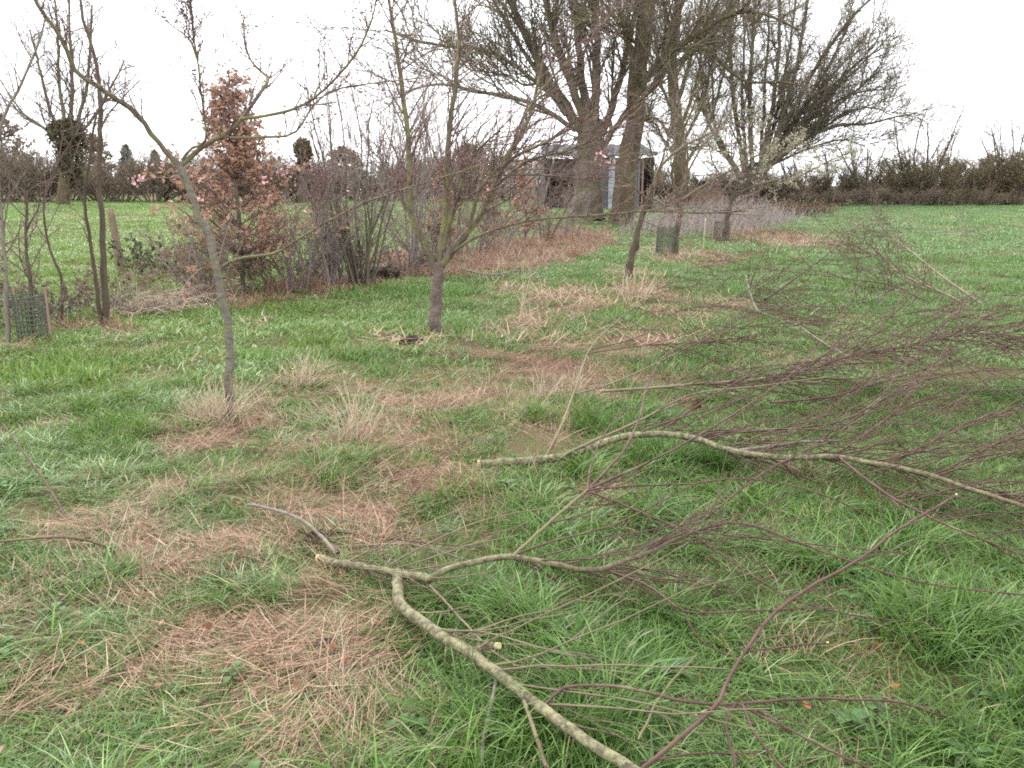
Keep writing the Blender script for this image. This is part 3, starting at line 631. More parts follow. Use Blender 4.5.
def left_plum():
    Y = G(224, 420)[1]; base = G(226, 420)
    t = thing('fruit_tree', 'slender young tree with bent pale trunk and forked crown at left', 'tree', base)
    tr = trace(Y, [(226, 422), (229, 390), (230, 350), (224, 300), (212, 250), (195, 205), (180, 165)], .030, .022, 22, ground=True)
    build_lines(MB(), [tr], 10, .05).build('trunk', M['young_bark'], t)
    L = [trace(Y, [(181, 168), (160, 145), (135, 112), (110, 95), (75, 70), (62, 40), (36, 2), (20, -30)], .018, .009, 22, -.5),
         trace(Y, [(180, 166), (205, 145), (235, 127), (262, 90), (268, 78), (255, 66), (246, 50), (243, 15)], .017, .004, 18, .6),
         trace(Y, [(182, 160), (192, 148), (206, 140), (202, 100), (197, 60), (190, 40), (164, 20)], .009, .003, 18, -.3),
         trace(Y, [(198, 60), (194, 40), (192, 12), (190, -10)], .006, .003, 8, -.3),
         trace(Y, [(240, 119), (275, 114), (305, 104), (330, 84), (355, 55), (370, 25), (377, -5), (380, -20)], .010, .003, 20, -.7),
         trace(Y, [(230, 138), (260, 137), (293, 134), (310, 110), (335, 90), (400, 80), (425, 78)], .009, .003, 18, .5),
         trace(Y, [(223, 266), (240, 258), (275, 253), (300, 238), (340, 215), (380, 197), (440, 178), (480, 165)], .010, .003, 22, -.5),
         trace(Y, [(313, 232), (320, 200), (318, 175)], .006, .003, 8, 0)]
    build_lines(MB(), L, 8, .07).build('limbs', M['plum_bark'], t)
    r = rngof(401); P, R = unify(L, 32)
    a, ra = spawn(r, P, R, 26, (.2, 1), (25, 70), (.10, .42), .5, .0026, .005, 5, .16, (0, 0, .06), (0, 0, .45), .5)
    c, rc = spawn(r, a, ra, 3, (.1, 1), (25, 70), (.03, .13), .7, .002, .003, 3, .2)
    MB().tubes(a, ra, 4).tubes(c, rc, 3).build('twigs', M['plum_twig'], t, kind='stuff')
    b = MB()
    for PP, RR, m in ((a, ra, 8), (c, rc, 3)):
        O, T, _, _ = sample(r, PP, RR, m, .1, 1.0); b.buds(O, T + .7 * r.normal(size=T.shape), .014, r)
    b.build('buds', M['bud'], t, kind='stuff')
    b = MB()
    for px, py, nn in ((137, 181, 22), (160, 163, 6), (265, 180, 10), (200, 200, 5), (283, 175, 6), (330, 115, 5)):
        b.leaves(V(px, py, Y) + r.normal(0, .016, (nn, 3)) * np.array([1.6, 1, .8]), .022, r, 0, .9)
    b.build('blossom', M['blossom_pink'], t, kind='stuff')
    P, R = trace(Y, [(172, 178), (155, 178), (137, 181)], .003, .002, 6); MB().tubes(P, R, 4).build('blossom_twig', M['plum_twig'], t)
left_plum()

def middle_tree():
    Y = G(437, 330)[1]; base = G(437, 330)
    t = thing('fruit_tree', 'young tree with short dark trunk splitting into upright mossy limbs', 'tree', base)
    tr = trace(Y, [(436, 332), (436, 310), (437, 290), (438, 272), (438, 262)], .066, .058, 12, ground=True); tr[1][:2] *= 1.15
    build_lines(MB(), [tr], 12, .04).build('trunk', M['cherry_bark'], t)
    L = [trace(Y, [(435, 268), (424, 245), (412, 215), (410, 180), (406, 120), (398, 60), (392, 20), (386, -30)], .04, .011, 24, -.3),
         trace(Y, [(438, 266), (444, 225), (446, 180), (450, 130), (456, 80), (458, 30), (450, -20)], .04, .013, 22, .2),
         trace(Y, [(440, 268), (462, 238), (480, 215), (495, 185), (508, 155), (528, 120), (537, 90), (545, 50)], .04, .011, 22, .4),
         trace(Y, [(443, 250), (452, 215), (460, 190), (470, 160), (500, 130)], .025, .008, 16, -.8),
         trace(Y, [(470, 228), (480, 190), (510, 160), (550, 140), (585, 120), (600, 100)], .022, .006, 18, -.5),
         trace(Y, [(418, 232), (400, 195), (385, 165), (370, 150)], .018, .006, 12, .6),
         trace(Y, [(447, 256), (470, 240), (500, 228), (540, 219), (600, 215), (650, 211), (700, 213), (745, 211)], .016, .006, 24, -.9),
         trace(Y, [(497, 185), (530, 160), (570, 150), (620, 125)], .014, .005, 14, -.9),
         trace(Y, [(507, 160), (530, 105), (560, 70), (590, 40), (620, 0)], .014, .005, 14, .3),
         trace(Y, [(500, 175), (545, 175), (590, 178), (610, 165)], .01, .004, 12, .5)]
    build_lines(MB(), L, 8, .06).build('limbs', M['plum_bark'], t)
    r = rngof(402); P, R = unify(L, 32)
    a, ra = spawn(r, P, R, 34, (.2, 1), (20, 60), (.3, 1.0), .45, .0048, .008, 6, .1, (.02, 0, .04), (.3, 0, .3), .5)
    c, rc = spawn(r, a, ra, 5, (.1, 1), (20, 60), (.08, .35), .7, .0036, .005, 4, .14)
    MB().tubes(a, ra, 4).tubes(c, rc, 3).build('twigs', M['plum_twig'], t, kind='stuff')
    b = MB()
    for PP, RR, m in ((a, ra, 6), (c, rc, 3)):
        O, T, _, _ = sample(r, PP, RR, m, .1, 1.0); b.buds(O, T + .7 * r.normal(size=T.shape), .014, r)
    b.build('buds', M['bud'], t, kind='stuff')
    b = MB()
    for px, py, nn in ((489, 184, 8), (487, 190, 8), (600, 158, 14), (612, 162, 8), (350, 187, 4)):
        b.leaves(V(px, py, Y) + r.normal(0, .03, (nn, 3)), .03, r, 0, .9)
    b.build('blossom', M['blossom_pink'], t, kind='stuff')
middle_tree()

def small_trees():
    # leaning one
    Y = G(629, 281)[1]
    t = thing('fruit_tree', 'small leaning tree with dark knotted trunk and arching pale limbs', 'tree', G(629, 281))
    tr = trace(Y, [(627, 283), (631, 258), (635, 245), (640, 222), (648, 200), (654, 185)], .068, .034, 14, ground=True, seed=4)
    tr[1][:] *= np.array([1, .95, 1.1, .9, .95, 1.25, 1, .85, .9, 1, 1, 1, 1, 1])
    build_lines(MB(), [tr], 9, .1).build('trunk', M['sapling_bark'], t)
    L = [trace(Y, [(653, 188), (660, 168), (678, 150), (700, 138), (722, 128)], .03, .01, 14, .4),
         trace(Y, [(648, 200), (632, 185), (615, 165), (602, 148)], .02, .008, 12, -.4),
         trace(Y, [(657, 175), (665, 150), (672, 120), (690, 95)], .016, .006, 12, -.3),
         trace(Y, [(645, 208), (655, 200), (668, 210), (675, 220)], .012, .004, 10, -.3)]
    build_lines(MB(), L, 7).build('limbs', M['lichen_bark'], t)
    r = rngof(410); P, R = unify(L, 32)
    a, ra = spawn(r, P, R, 14, (.2, 1), (25, 60), (.25, .7), .5, .004, .007, 5, .14, (0, 0, 0), (.1, 0, .1), .5)
    c, rc = spawn(r, a, ra, 4, (.1, 1), (25, 60), (.08, .25), .7, .003, .004, 3, .14)
    d, rd = spawn(r, P[3:], R[3:], 60, (.1, 1), (40, 100), (.15, .45), .5, .003, .004, 4, .2, (0, 0, -.15))
    MB().tubes(a, ra, 4).tubes(c, rc, 3).tubes(d, rd, 3).build('twigs', M['purple_twig'], t, kind='stuff')
    O, T, _, _ = sample(r, d, rd, 4, .1, 1); b = MB().buds(O, T, .02, r)
    O, T, _, _ = sample(r, c, rc, 1, .1, 1); b.buds(O, T, .018, r); b.build('buds', M['blossom_pink'], t, kind='stuff')
    # dark trunk beside the green guard
    Y = G(677, 256)[1]
    t = thing('fruit_tree', 'small dark trunked tree beside the green mesh guard', 'tree', G(677, 256))
    build_lines(MB(), [trace(Y, [(675, 258), (676, 235), (679, 215), (680, 194)], .07, .05, 12, ground=True)], 8, .05).build('trunk', M['sapling_bark'], t)
    L = [trace(Y, [(680, 198), (672, 175), (680, 140), (692, 110), (702, 80)], .035, .01, 14, -.6),
         trace(Y, [(681, 200), (705, 185), (735, 168), (768, 150)], .035, .012, 14, .6),
         trace(Y, [(680, 196), (688, 165), (684, 130), (678, 95), (668, 60)], .03, .01, 14, .4),
         trace(Y, [(678, 205), (664, 190), (655, 165), (648, 140)], .025, .01, 12, -.4),
         trace(Y, [(684, 180), (700, 150), (722, 125), (740, 95)], .025, .01, 12, .9)]
    build_lines(MB(), L, 7).build('limbs', M['lichen_bark'], t)
    r = rngof(411); P, R = unify(L, 32)
    a, ra = spawn(r, P, R, 18, (.2, 1), (25, 65), (.4, 1.1), .5, .005, .009, 5, .14, (0, 0, .03), (0, 0, .2), .5)
    c, rc = spawn(r, a, ra, 6, (.1, 1), (25, 60), (.12, .4), .7, .004, .005, 4, .14)
    MB().tubes(a, ra, 4).tubes(c, rc, 3).build('twigs', M['big_twig'], t, kind='stuff')
    # cream blossoming one
    Y = G(726, 240)[1]
    t = thing('fruit_tree', 'small low tree with cream blossom along its spreading right limbs', 'tree', G(726, 240))
    build_lines(MB(), [trace(Y, [(724, 242), (728, 220), (731, 205), (734, 190)], .085, .05, 12, ground=True)], 8, .05).build('trunk', M['sapling_bark'], t)
    L = [trace(Y, [(732, 200), (745, 190), (770, 182), (795, 178), (825, 163), (850, 152)], .034, .009, 16, -.8),
         trace(Y, [(734, 194), (744, 165), (752, 140), (752, 110)], .026, .009, 14, .5),
         trace(Y, [(733, 196), (722, 178), (712, 160), (708, 140)], .026, .009, 14, -.3),
         trace(Y, [(735, 190), (760, 170), (785, 150), (805, 140)], .024, .009, 14, .6)]
    build_lines(MB(), L, 7).build('limbs', M['sapling_bark'], t)
    r = rngof(412); P, R = unify(L, 32)
    a, ra = spawn(r, P, R, 20, (.2, 1), (25, 70), (.4, 1.0), .5, .005, .01, 5, .15, (0, 0, .03), (.1, 0, .2), .5)
    c, rc = spawn(r, a, ra, 6, (.1, 1), (25, 60), (.12, .4), .7, .004, .006, 4, .14)
    MB().tubes(a, ra, 4).tubes(c, rc, 3).build('twigs', M['plum_twig'], t, kind='stuff')
    b = MB(); k = a.shape[0]
    for PP, RR, m in ((a[: k // 4], ra[: k // 4], 9), (a[3 * k // 4:], ra[3 * k // 4:], 7), (c[:: 2], rc[:: 2], 3)):
        O, T, _, _ = sample(r, PP, RR, m, .1, 1)
        O = np.repeat(O, 4, 0) + r.normal(0, .025, (4 * len(O), 3)); b.leaves(O, .045, r, 0, .9)
    b.build('blossom', M['blossom_cream'], t, kind='stuff')
    # guards
    for (px, py, w, h, m, lab, nm) in ((665, 256, .19, .62, 'wire', 'green plastic mesh guard standing at the foot of a small tree', 'tree_guard'),
                                       (721, 241, .2, .5, 'wire_brown', 'brown mesh guard around the foot of the cream blossoming tree', 'tree_guard'),
                                       (34, 334, .15, .48, 'wire', 'dark mesh guard round the sapling at the left edge', 'tree_guard')):
        g = G(px, py); t = thing(nm, lab, 'guard', g); b = MB(); n = 26
        a = np.arange(n) * 2 * math.pi / n
        P = np.array([[(g[0] + w * math.cos(q), g[1] + w * math.sin(q), g[2] - .02), (g[0] + w * 1.03 * math.cos(q + .02), g[1] + w * math.sin(q + .02), g[2] + h)] for q in a])
        b.tubes(P, np.full((n, 2), .006), 4)
        nz = int(h / .045); qq = np.linspace(0, 2 * math.pi, 17)
        P = np.array([np.stack([g[0] + w * np.cos(qq), g[1] + w * np.sin(qq), np.full(17, g[2] + h * (i + .5) / nz)], -1) for i in range(nz)])
        b.tubes(P, np.full((nz, 17), .006), 4); b.build('mesh', M[m], t)
        for s in (-1, 1):
            x = g[0] + s * w * 1.08; MB().tubes(np.array([(x, g[1], g[2] - .1), (x + .01, g[1], g[2] + h * 1.12)]), np.array([.016, .014]), 6, cap=True).build('stake', M['stake'], t)
    # twiggy canes near the row
    for px, py, top, lab in ((768 - 50, 0, 0, None),):
        pass
    b0 = G(703, 250); t = thing('cane', 'pale bamboo cane standing between the two guarded trees', 'cane', b0)
    P, R = smooth(np.array([b0 - [0, 0, .05], b0 + [.01, 0, .35], b0 + [.02, 0, .72]]), [.012, .012, .011], 8); MB().tubes(P, R, 6, cap=True).build('stem', M['straw_stem'], t)
M['straw_stem'] = bark('dry_straw_stem', (.46, .37, .26), (.6, .5, .37), None, 0, 20, bump=0)
M['old_straw'] = bark('old_straw_stem', (.30, .24, .18), (.50, .42, .33), None, 0, 20, bump=0)
small_trees()

def left_saplings():
    Y = G(108, 322)[1]
    t = thing('sapling', 'tall multi stemmed sapling with dark thin stems at left', 'sapling', G(106, 322))
    L = [trace(Y, [(107, 324), (104, 280), (102, 230), (99, 180), (100, 100), (96, 60), (84, 20), (75, -30)], .04, .012, 24, .3, ground=True),
         trace(Y, [(102, 322), (96, 285), (90, 240), (84, 200), (90, 160), (95, 120), (110, 90)], .024, .008, 18, -.5, ground=True),
         trace(Y, [(96, 150), (105, 120), (125, 95), (140, 80)], .012, .005, 10, .4),
         trace(Y, [(86, 210), (75, 180), (70, 150), (78, 120)], .012, .005, 10, -.4)]
    build_lines(MB(), L, 7).build('stems', M['sapling_bark'], t)
    r = rngof(420); P, R = unify(L, 32)
    a, ra = spawn(r, P, R, 9, (.35, 1), (25, 60), (.3, 1.0), .4, .004, .008, 5, .12, (0, 0, .04), (0, 0, .25), .4)
    c, rc = spawn(r, a, ra, 4, (.2, 1), (25, 60), (.1, .4), .7, .003, .004, 4, .14)
    MB().tubes(a, ra, 4).tubes(c, rc, 3).build('twigs', M['plum_twig'], t, kind='stuff')
    for i, (lab, pts, rr, ms, m, bs) in enumerate([
        ('thin dark sapling rising from the mesh guard at far left', [(31, 330), (31, 290), (30, 270), (26, 250), (27, 210), (28, 190)], (.024, .011), 10, 'sapling_bark', 421),
        ('pale leaning stem at the left edge of the picture', [(8, 336), (6, 300), (4, 250), (0, 200), (-4, 150)], (.026, .014), 6, 'dead_stick', 422),
        ('tall thin pale sapling leaning right in the left corner', [(-30, 325), (-22, 240), (0, 130), (20, 85), (38, 45), (46, 15)], (.024, .009), 12, 'dead_stick', 423),
        ('thin bare sapling with forked top in the left hedge gap', [(60, 318), (62, 280), (50, 250), (44, 200), (66, 150), (90, 110)], (.02, .007), 10, 'sapling_bark', 424)]):
        Y = G(*pts[0])[1]; t = thing('sapling', lab, 'sapling', G(*pts[0]))
        l = trace(Y, pts, rr[0], rr[1], 18, .2, ground=True); build_lines(MB(), [l], 6).build('stem', M[m], t)
        r = rngof(bs); P, R = unify([l], 36)
        a, ra = spawn(r, P, R, ms * 2, (.35, 1), (25, 65), (.3, 1.1), .5, .004, .008, 5, .14, (0, 0, .03), (0, 0, .25), .4)
        c, rc = spawn(r, a, ra, 5, (.2, 1), (25, 60), (.1, .4), .7, .003, .004, 4, .14)
        MB().tubes(a, ra, 4).tubes(c, rc, 3).build('twigs', M['plum_twig'], t, kind='stuff')
    g = G(121, 270); t = thing('leaning_post', 'short weathered post leaning left beyond the saplings', 'post', g)
    P = np.array([V(121, 270, g[1]), V(116, 240, g[1]), V(110, 209, g[1])]); P[0, 2] = g[2] - .1
    P, R = smooth(P, [.075, .07, .06], 8); MB().tubes(P, R, 8, .04, rngof(5), True).build('shaft', M['stake'], t)
left_saplings()

# ------------------------------------------------------------------ hedge row shrubs and the beech
def shrub(name, label, cat, base, H_, W_, stems, seed, m='purple_twig', tw='purple_twig', k2=6, k3=4, rs=.018, lean=.35, leaf=None, nleaf=0, lsize=.05, rt=.005):
    t = thing(name, label, cat, base); r = rngof(seed); base = np.asarray(base)
    n = stems; a = r.uniform(0, 6.28, n); D = np.stack([np.cos(a) * lean, np.sin(a) * lean, np.ones(n)], -1)
    O = base + np.stack([np.cos(a) * .12 * W_ * r.uniform(0, 1, n), np.sin(a) * .12 * W_ * r.uniform(0, 1, n), np.full(n, -.05)], -1)
    P, R = grow(r, O, D, H_ * r.uniform(.65, 1.0, n), rs * r.uniform(.6, 1.2, n), 8, .10, (0, 0, .02), .3)
    P[:, :, :2] = base[:2] + (P[:, :, :2] - base[:2]) * (W_ / max(.1, np.ptp(P[:, :, 0])))
    MB().tubes(P, R, 6).build('stems', M[m], t)
    b2, r2 = spawn(r, P, R, k2, (.2, 1), (20, 60), (.2 * H_, .42 * H_), .5, rt, .02, 6, .14, (0, 0, .04), (0, 0, .25), .4)
    b3, r3 = spawn(r, b2, r2, k3, (.2, 1), (20, 60), (.08 * H_, .2 * H_), .6, rt * .8, .01, 4, .16)
    b4, r4 = spawn(r, b3, r3, 2, (.2, 1), (25, 60), (.04 * H_, .1 * H_), .7, rt * .7, .006, 3, .16)
    MB().tubes(b2, r2, 4).tubes(b3, r3, 3).tubes(b4, r4, 3).build('twigs', M[tw], t, kind='stuff')
    if leaf:
        O, T, _, _ = sample(r, b3, r3, max(1, int(nleaf / len(b3))), .2, 1); MB().leaves(O, lsize, r).build('leaves', M[leaf], t, kind='stuff')
    return t
def beech(label, base, H_, W_, seed, dens=1.0, lsize=.075, z0=.16):
    t = thing('beech_tree', label, 'tree', base); r = rngof(seed); base = np.asarray(base)
    P, R = smooth(np.array([base - [0, 0, .05], base + [.02, 0, H_ * .35], base + [-.03, .02, H_ * .7], base + [.02, 0, H_]]), [.012 * H_, .01 * H_, .006 * H_, .002], 16)
    build_lines(MB(), [(P, R)], 7).build('trunk', M['big_bark'], t)
    n = int(75 * dens + 20); tt = np.sort(z0 + (.97 - z0) * r.uniform(0, 1, n) ** 1.25); i = (tt * 15).astype(int)
    a = r.uniform(0, 6.28, n); D = np.stack([np.cos(a), np.sin(a), .25 + .7 * tt], -1)
    L = W_ * .5 * np.clip(1.12 - tt, .12, 1) ** 1.8 * 1.1 * np.clip((tt - z0 + .1) * 6, .6, 1) * r.uniform(.55, 1.2, n)
    b1, r1 = grow(r, P[i], D, L, np.full(n, .006 * H_ ** .5), 5, .12, (0, 0, .03), .4)
    b2, r2 = spawn(r, b1, r1, 6, (.2, 1), (25, 60), (.1 * W_ ** .5, .26 * W_ ** .5), .6, .003, .006, 4, .14, (0, 0, 0), (0, 0, .1))
    b3, r3 = spawn(r, b2, r2, 3, (.2, 1), (25, 60), (.06 * W_ ** .5, .13 * W_ ** .5), .6, .002, .004, 3, .14)
    MB().tubes(b1, r1, 5).tubes(b2, r2, 3).tubes(b3, r3, 3).build('branches', M['plum_twig'], t)
    O1, _, _, _ = sample(r, b3, r3, max(1, round(2 * dens)), .2, 1); O2, _, _, _ = sample(r, b2, r2, 3, .3, 1)
    O = np.vstack([O1, O2]); keep = (fbm(O[:, 0] * 5 / W_ + 7, O[:, 2] * 7 / W_ + O[:, 1] * 3, seed) > .42) & (r.uniform(size=len(O)) > np.clip((O[:, 2] - base[2]) / H_ - .42, 0, 1) * 1.35)
    MB().leaves(O[keep], lsize, r, .25, .6).build('leaves', M['beech_leaf'], t, kind='stuff')
    return t
def hedge_row():
    beech('copper brown beech still holding its dead leaves behind the pale trunk', G(243, 290), 3.05, 3.6, 501, 1.5, .08)
    beech('small bushy beech with orange dead leaves low in the hedge', G(446, 263), 2.0, 1.0, 502, .5, .09)
    beech('thin young beech with sparse dead leaves left of the grey trunk', G(525, 246), 2.3, 1.3, 503, .25, .09)
    beech('young beech sapling with few dead leaves against the hedge', G(487, 252), 2.0, .9, 504, .12, .09)
    sh = [('grey purple multi stemmed shrub standing in the hedge behind the pale trunk', (362, 284), 3.9, 2.1, 16, 511),
          ('loose twiggy shrub between the two young trees', (410, 272), 3.8, 1.9, 12, 512),
          ('tall purple twigged shrub behind the mossy limbed tree', (455, 258), 3.9, 2.6, 12, 513),
          ('low tangled shrub at the foot of the beech', (300, 288), 1.5, 1.5, 14, 514),
          ('slim bare shrub left of the broad grey trunk', (545, 243), 2.6, 1.6, 6, 515),
          ('thin bare shrub in the hedge near the dead beech leaves', (500, 250), 2.2, 1.6, 7, 516),
          ('short twiggy shrub right of the copper beech', (330, 286), 2.1, 1.3, 10, 517),
          ('brown scrubby shrub filling the hedge left of the copper beech', (205, 296), 1.3, 1.3, 14, 518),
          ('brown scrubby shrub low between the pale trunk and mossy limbed tree', (345, 282), 1.5, 1.6, 16, 519),
          ('brown scrubby shrub right behind the dark trunk', (430, 266), 1.5, 1.8, 16, 520),
          ('brown scrubby shrub below the purple twigged shrub', (475, 255), 1.5, 2.0, 16, 531),
          ('brown scrubby shrub at the foot of the broad grey tree', (563, 240), 1.5, 1.8, 12, 532),
          ('tall thin whippy shrub close left of the broad grey tree', (525, 243), 3.4, 1.8, 7, 533)]
    for i, (lab, b, h, w, n, s) in enumerate(sh):
        shrub('hedge_shrub', lab, 'shrub', G(*b), h, w, n, s, 'big_bark' if i in (0, 2, 4) else 'purple_twig', 'scrub_twig' if 'brown' in lab else 'purple_twig', 6, 4, .02, rt=.0045)
    # brambles and low cover
    for lab, b, h, w, s, lf in [('tangled bramble mound under the copper beech', (215, 292), .9, 1.8, 521, 'hedge_leaf_brown'), ('low bramble tangle in the hedge bottom', (285, 284), 1.0, 1.7, 522, 'hedge_leaf_brown'),
                               ('bramble patch in the hedge right of the beech', (385, 276), .8, 1.9, 523, 'hedge_leaf_brown'), ('grey green bush at the field edge left of the beech', (168, 272), .85, 1.7, 524, 'greyleaf'),
                               ('twiggy low growth at the hedge foot behind the saplings', (70, 306), .8, 2.2, 525, 'hedge_leaf'), ('brown bramble patch below the thin saplings', (20, 318), .7, 1.8, 526, 'hedge_leaf_brown'),
                               ('brown scrubby growth left of the broad trunk', (520, 240), 1.0, 2.6, 527, 'hedge_leaf_brown')]:
        shrub('bramble_bush', lab, 'bush', G(*b), h, w, 24, s, 'purple_twig', 'purple_twig', 5, 2, .006, 1.1, lf, 1500 if lf != 'greyleaf' else 4000, .045, .0036)
hedge_row()

def dry_tufts():
    spots = [((218, 424), .34, 110, 'tall pale dead grass tuft around the bent trunk foot'), ((300, 385), .32, 90, 'pale dead grass tuft right of the bent trunk'),
             ((352, 440), .36, 70, 'leaning straw tuft beside the dead grass mat'), ((634, 300), .45, 70, 'straw coloured grass tuft below the leaning dark trunk'),
             ((548, 400), .25, 50, 'pinkish dead stem tuft left of the greenish slender branch'), ((150, 308), .55, 260, 'large pale heap of collapsed dead grass at hedge foot left'),
             ((575, 395), .3, 30, 'thin straw tuft at the brushwood edge'), ((190, 302), .5, 200, 'second collapsed dead grass clump beside the large pale heap')]
    for i, ((px, py), h, n, lab) in enumerate(spots):
        g = G(px, py); r = rngof(600 + i); wide = h * .5
        wide = wide * (2.2 if i in (5, 7) else 1); O = g + np.stack([r.normal(0, wide * .35, n), r.normal(0, wide * .35, n), np.full(n, -.01)], -1)
        D = np.stack([r.normal(.1, .4 if i not in (5, 7) else 1.0, n), r.normal(0, .4, n), np.ones(n)], -1)
        P, R = grow(r, O, D, h * r.uniform(.5, 1.2, n), np.full(n, .003 if g[1] < 7 else .006), 6, .14, (0, 0, -.28 if i in (5, 7) else -.03), .4)
        P = lift(P)
        t = thing('dead_grass_tuft', lab, 'grass tuft', g); MB().tubes(P, R, 3).build('stems', M['old_straw'] if i in (5, 7) else M['straw_stem'], t, kind='stuff')
    for i, ((px, py), h, lab) in enumerate([((518, 322), .62, 'tall straw coloured dead stems standing right of the dark trunk'), ((527, 320), .5, 'short leaning dead stem pair beside the tall straw stems')]):
        g = G(px, py); r = rngof(620 + i); n = 3; O = g + np.stack([r.normal(0, .05, n), r.normal(0, .03, n), np.full(n, -.02)], -1)
        P, R = grow(r, O, np.stack([r.normal(-.1, .15, n), r.normal(0, .1, n), np.ones(n)], -1), h * r.uniform(.7, 1.1, n), np.full(n, .006), 6, .06)
        t = thing('dead_stalk_clump', lab, 'dead stems', g); MB().tubes(P, R, 4).build('stems', M['straw_stem'], t)
    # soil clods, curled leaves
    for i, (px, py, s, lab) in enumerate([(411, 343, .07, 'dark clod of soil left of the dark trunk foot'), (318, 541, .042, 'dark lump of rotten turf behind the cut branch end'),
                                          (325, 650, .035, 'small dark clod in the dead grass left of the forked branch'), (385, 278, .16, 'dark earth heap at the hedge foot')]):
        g = G(px, py); r = rngof(630 + i); b = MB(); n = 10; m = 14
        th = np.linspace(.05, math.pi - .05, n); ph = np.arange(m) * 2 * math.pi / m
        T, Pp = np.meshgrid(th, ph, indexing='ij'); rad = s * (1 + .25 * r.normal(size=T.shape))
        v = g + np.stack([rad * 1.5 * np.sin(T) * np.cos(Pp), rad * 1.2 * np.sin(T) * np.sin(Pp), rad * .8 * np.cos(T) + s * .3], -1)
        j = np.arange(m); q = np.concatenate([np.stack([k * m + j, k * m + (j + 1) % m, (k + 1) * m + (j + 1) % m, (k + 1) * m + j], -1) for k in range(n - 1)])
        t = b.add(v, q).build('soil_clod', M['soil'], off=tuple(g)); tag(t, lab, 'soil clod')
    for i, (px, py, s, nn, h, lab) in enumerate([(690, 412, .075, 9, .07, 'cluster of curled red brown dead leaves in the brushwood'), (300, 473, .06, 1, .03, 'single orange brown fallen leaf on the grass'),
                                              (285, 658, .05, 1, .03, 'pinkish curled dead leaf near the small dark clod'), (76, 664, .05, 1, .03, 'small orange leaf in the grass at lower left'), (30, 745, .06, 1, .03, 'dull pink dead leaf in the bottom left corner')]):
        g = G(px, py); r = rngof(640 + i); b = MB()
        col = np.array([(.20, .07, .045), (.30, .11, .03), (.36, .22, .18), (.33, .14, .04), (.33, .2, .16)][i]) * r.uniform(.7, 1.2, (nn, 1))
        b.leaves(g + np.stack([r.normal(0, s * .5, nn), r.normal(0, s * .5, nn), h + r.uniform(0, s * .6, nn)], -1), s, r, .5, .7, col, .22)
        t = b.build('fallen_leaf', M['litter'], off=tuple(g)); tag(t, lab, 'leaves')
dry_tufts()

# ------------------------------------------------------------------ the big old trees
def big_tree(label, base_px, trunk, r0, r1, limbs, seed, barkm, m=(9, 7, 5), up=.12, L=((1.6, 4.2), (.8, 2.0), (.4, 1.0)), bias=(0, 0, .15), rt=.011, ext=True, tw='big_twig', lump=.05):
    base = G(*base_px); Y = base[1]; t = thing('old_tree', label, 'tree', base); r = rngof(seed)
    tr = trace(Y, trunk, r0, r1, 18, ground=True); tr[1][:4] *= np.array([1.2, 1.1, 1.05, 1.02])
    build_lines(MB(), [tr], 14, lump * .6, seed).build('trunk', M[barkm], t)
    LL = [trace(Y, p, a * .5, b * .45, 16, bow, seed) for p, a, b, bow in limbs]
    b = build_lines(MB(), LL, 8, .06, seed); P, R = unify(LL, 32)
    s1, q1 = spawn(r, P, R, m[0], (.12, 1), (14, 50), L[0], .5, .022, .06, 8, .09, (0, 0, up * .4), bias, .3)
    b.tubes(s1, q1, 6); b.build('limbs', M[barkm], t)
    s2, q2 = spawn(r, s1, q1, m[1], (.15, 1), (22, 58), L[1], .55, .017, .032, 6, .12, (0, 0, up * .2), tuple(.6 * q for q in bias), .35)
    s3, q3 = spawn(r, s2, q2, m[2], (.15, 1), (20, 60), L[2], .6, rt, .02, 3, .18, (0, 0, 0), (0, 0, .1), .5)
    s0, q0 = spawn(r, P, R, m[0] * 2, (.1, 1), (30, 75), (.5, 1.6), .3, .012, .03, 5, .18, (0, 0, up * .2))
    MB().tubes(s2, q2, 4).tubes(s3, q3, 3).tubes(s0, q0, 4).build('twigs', M[tw], t, kind='stuff')
    return t
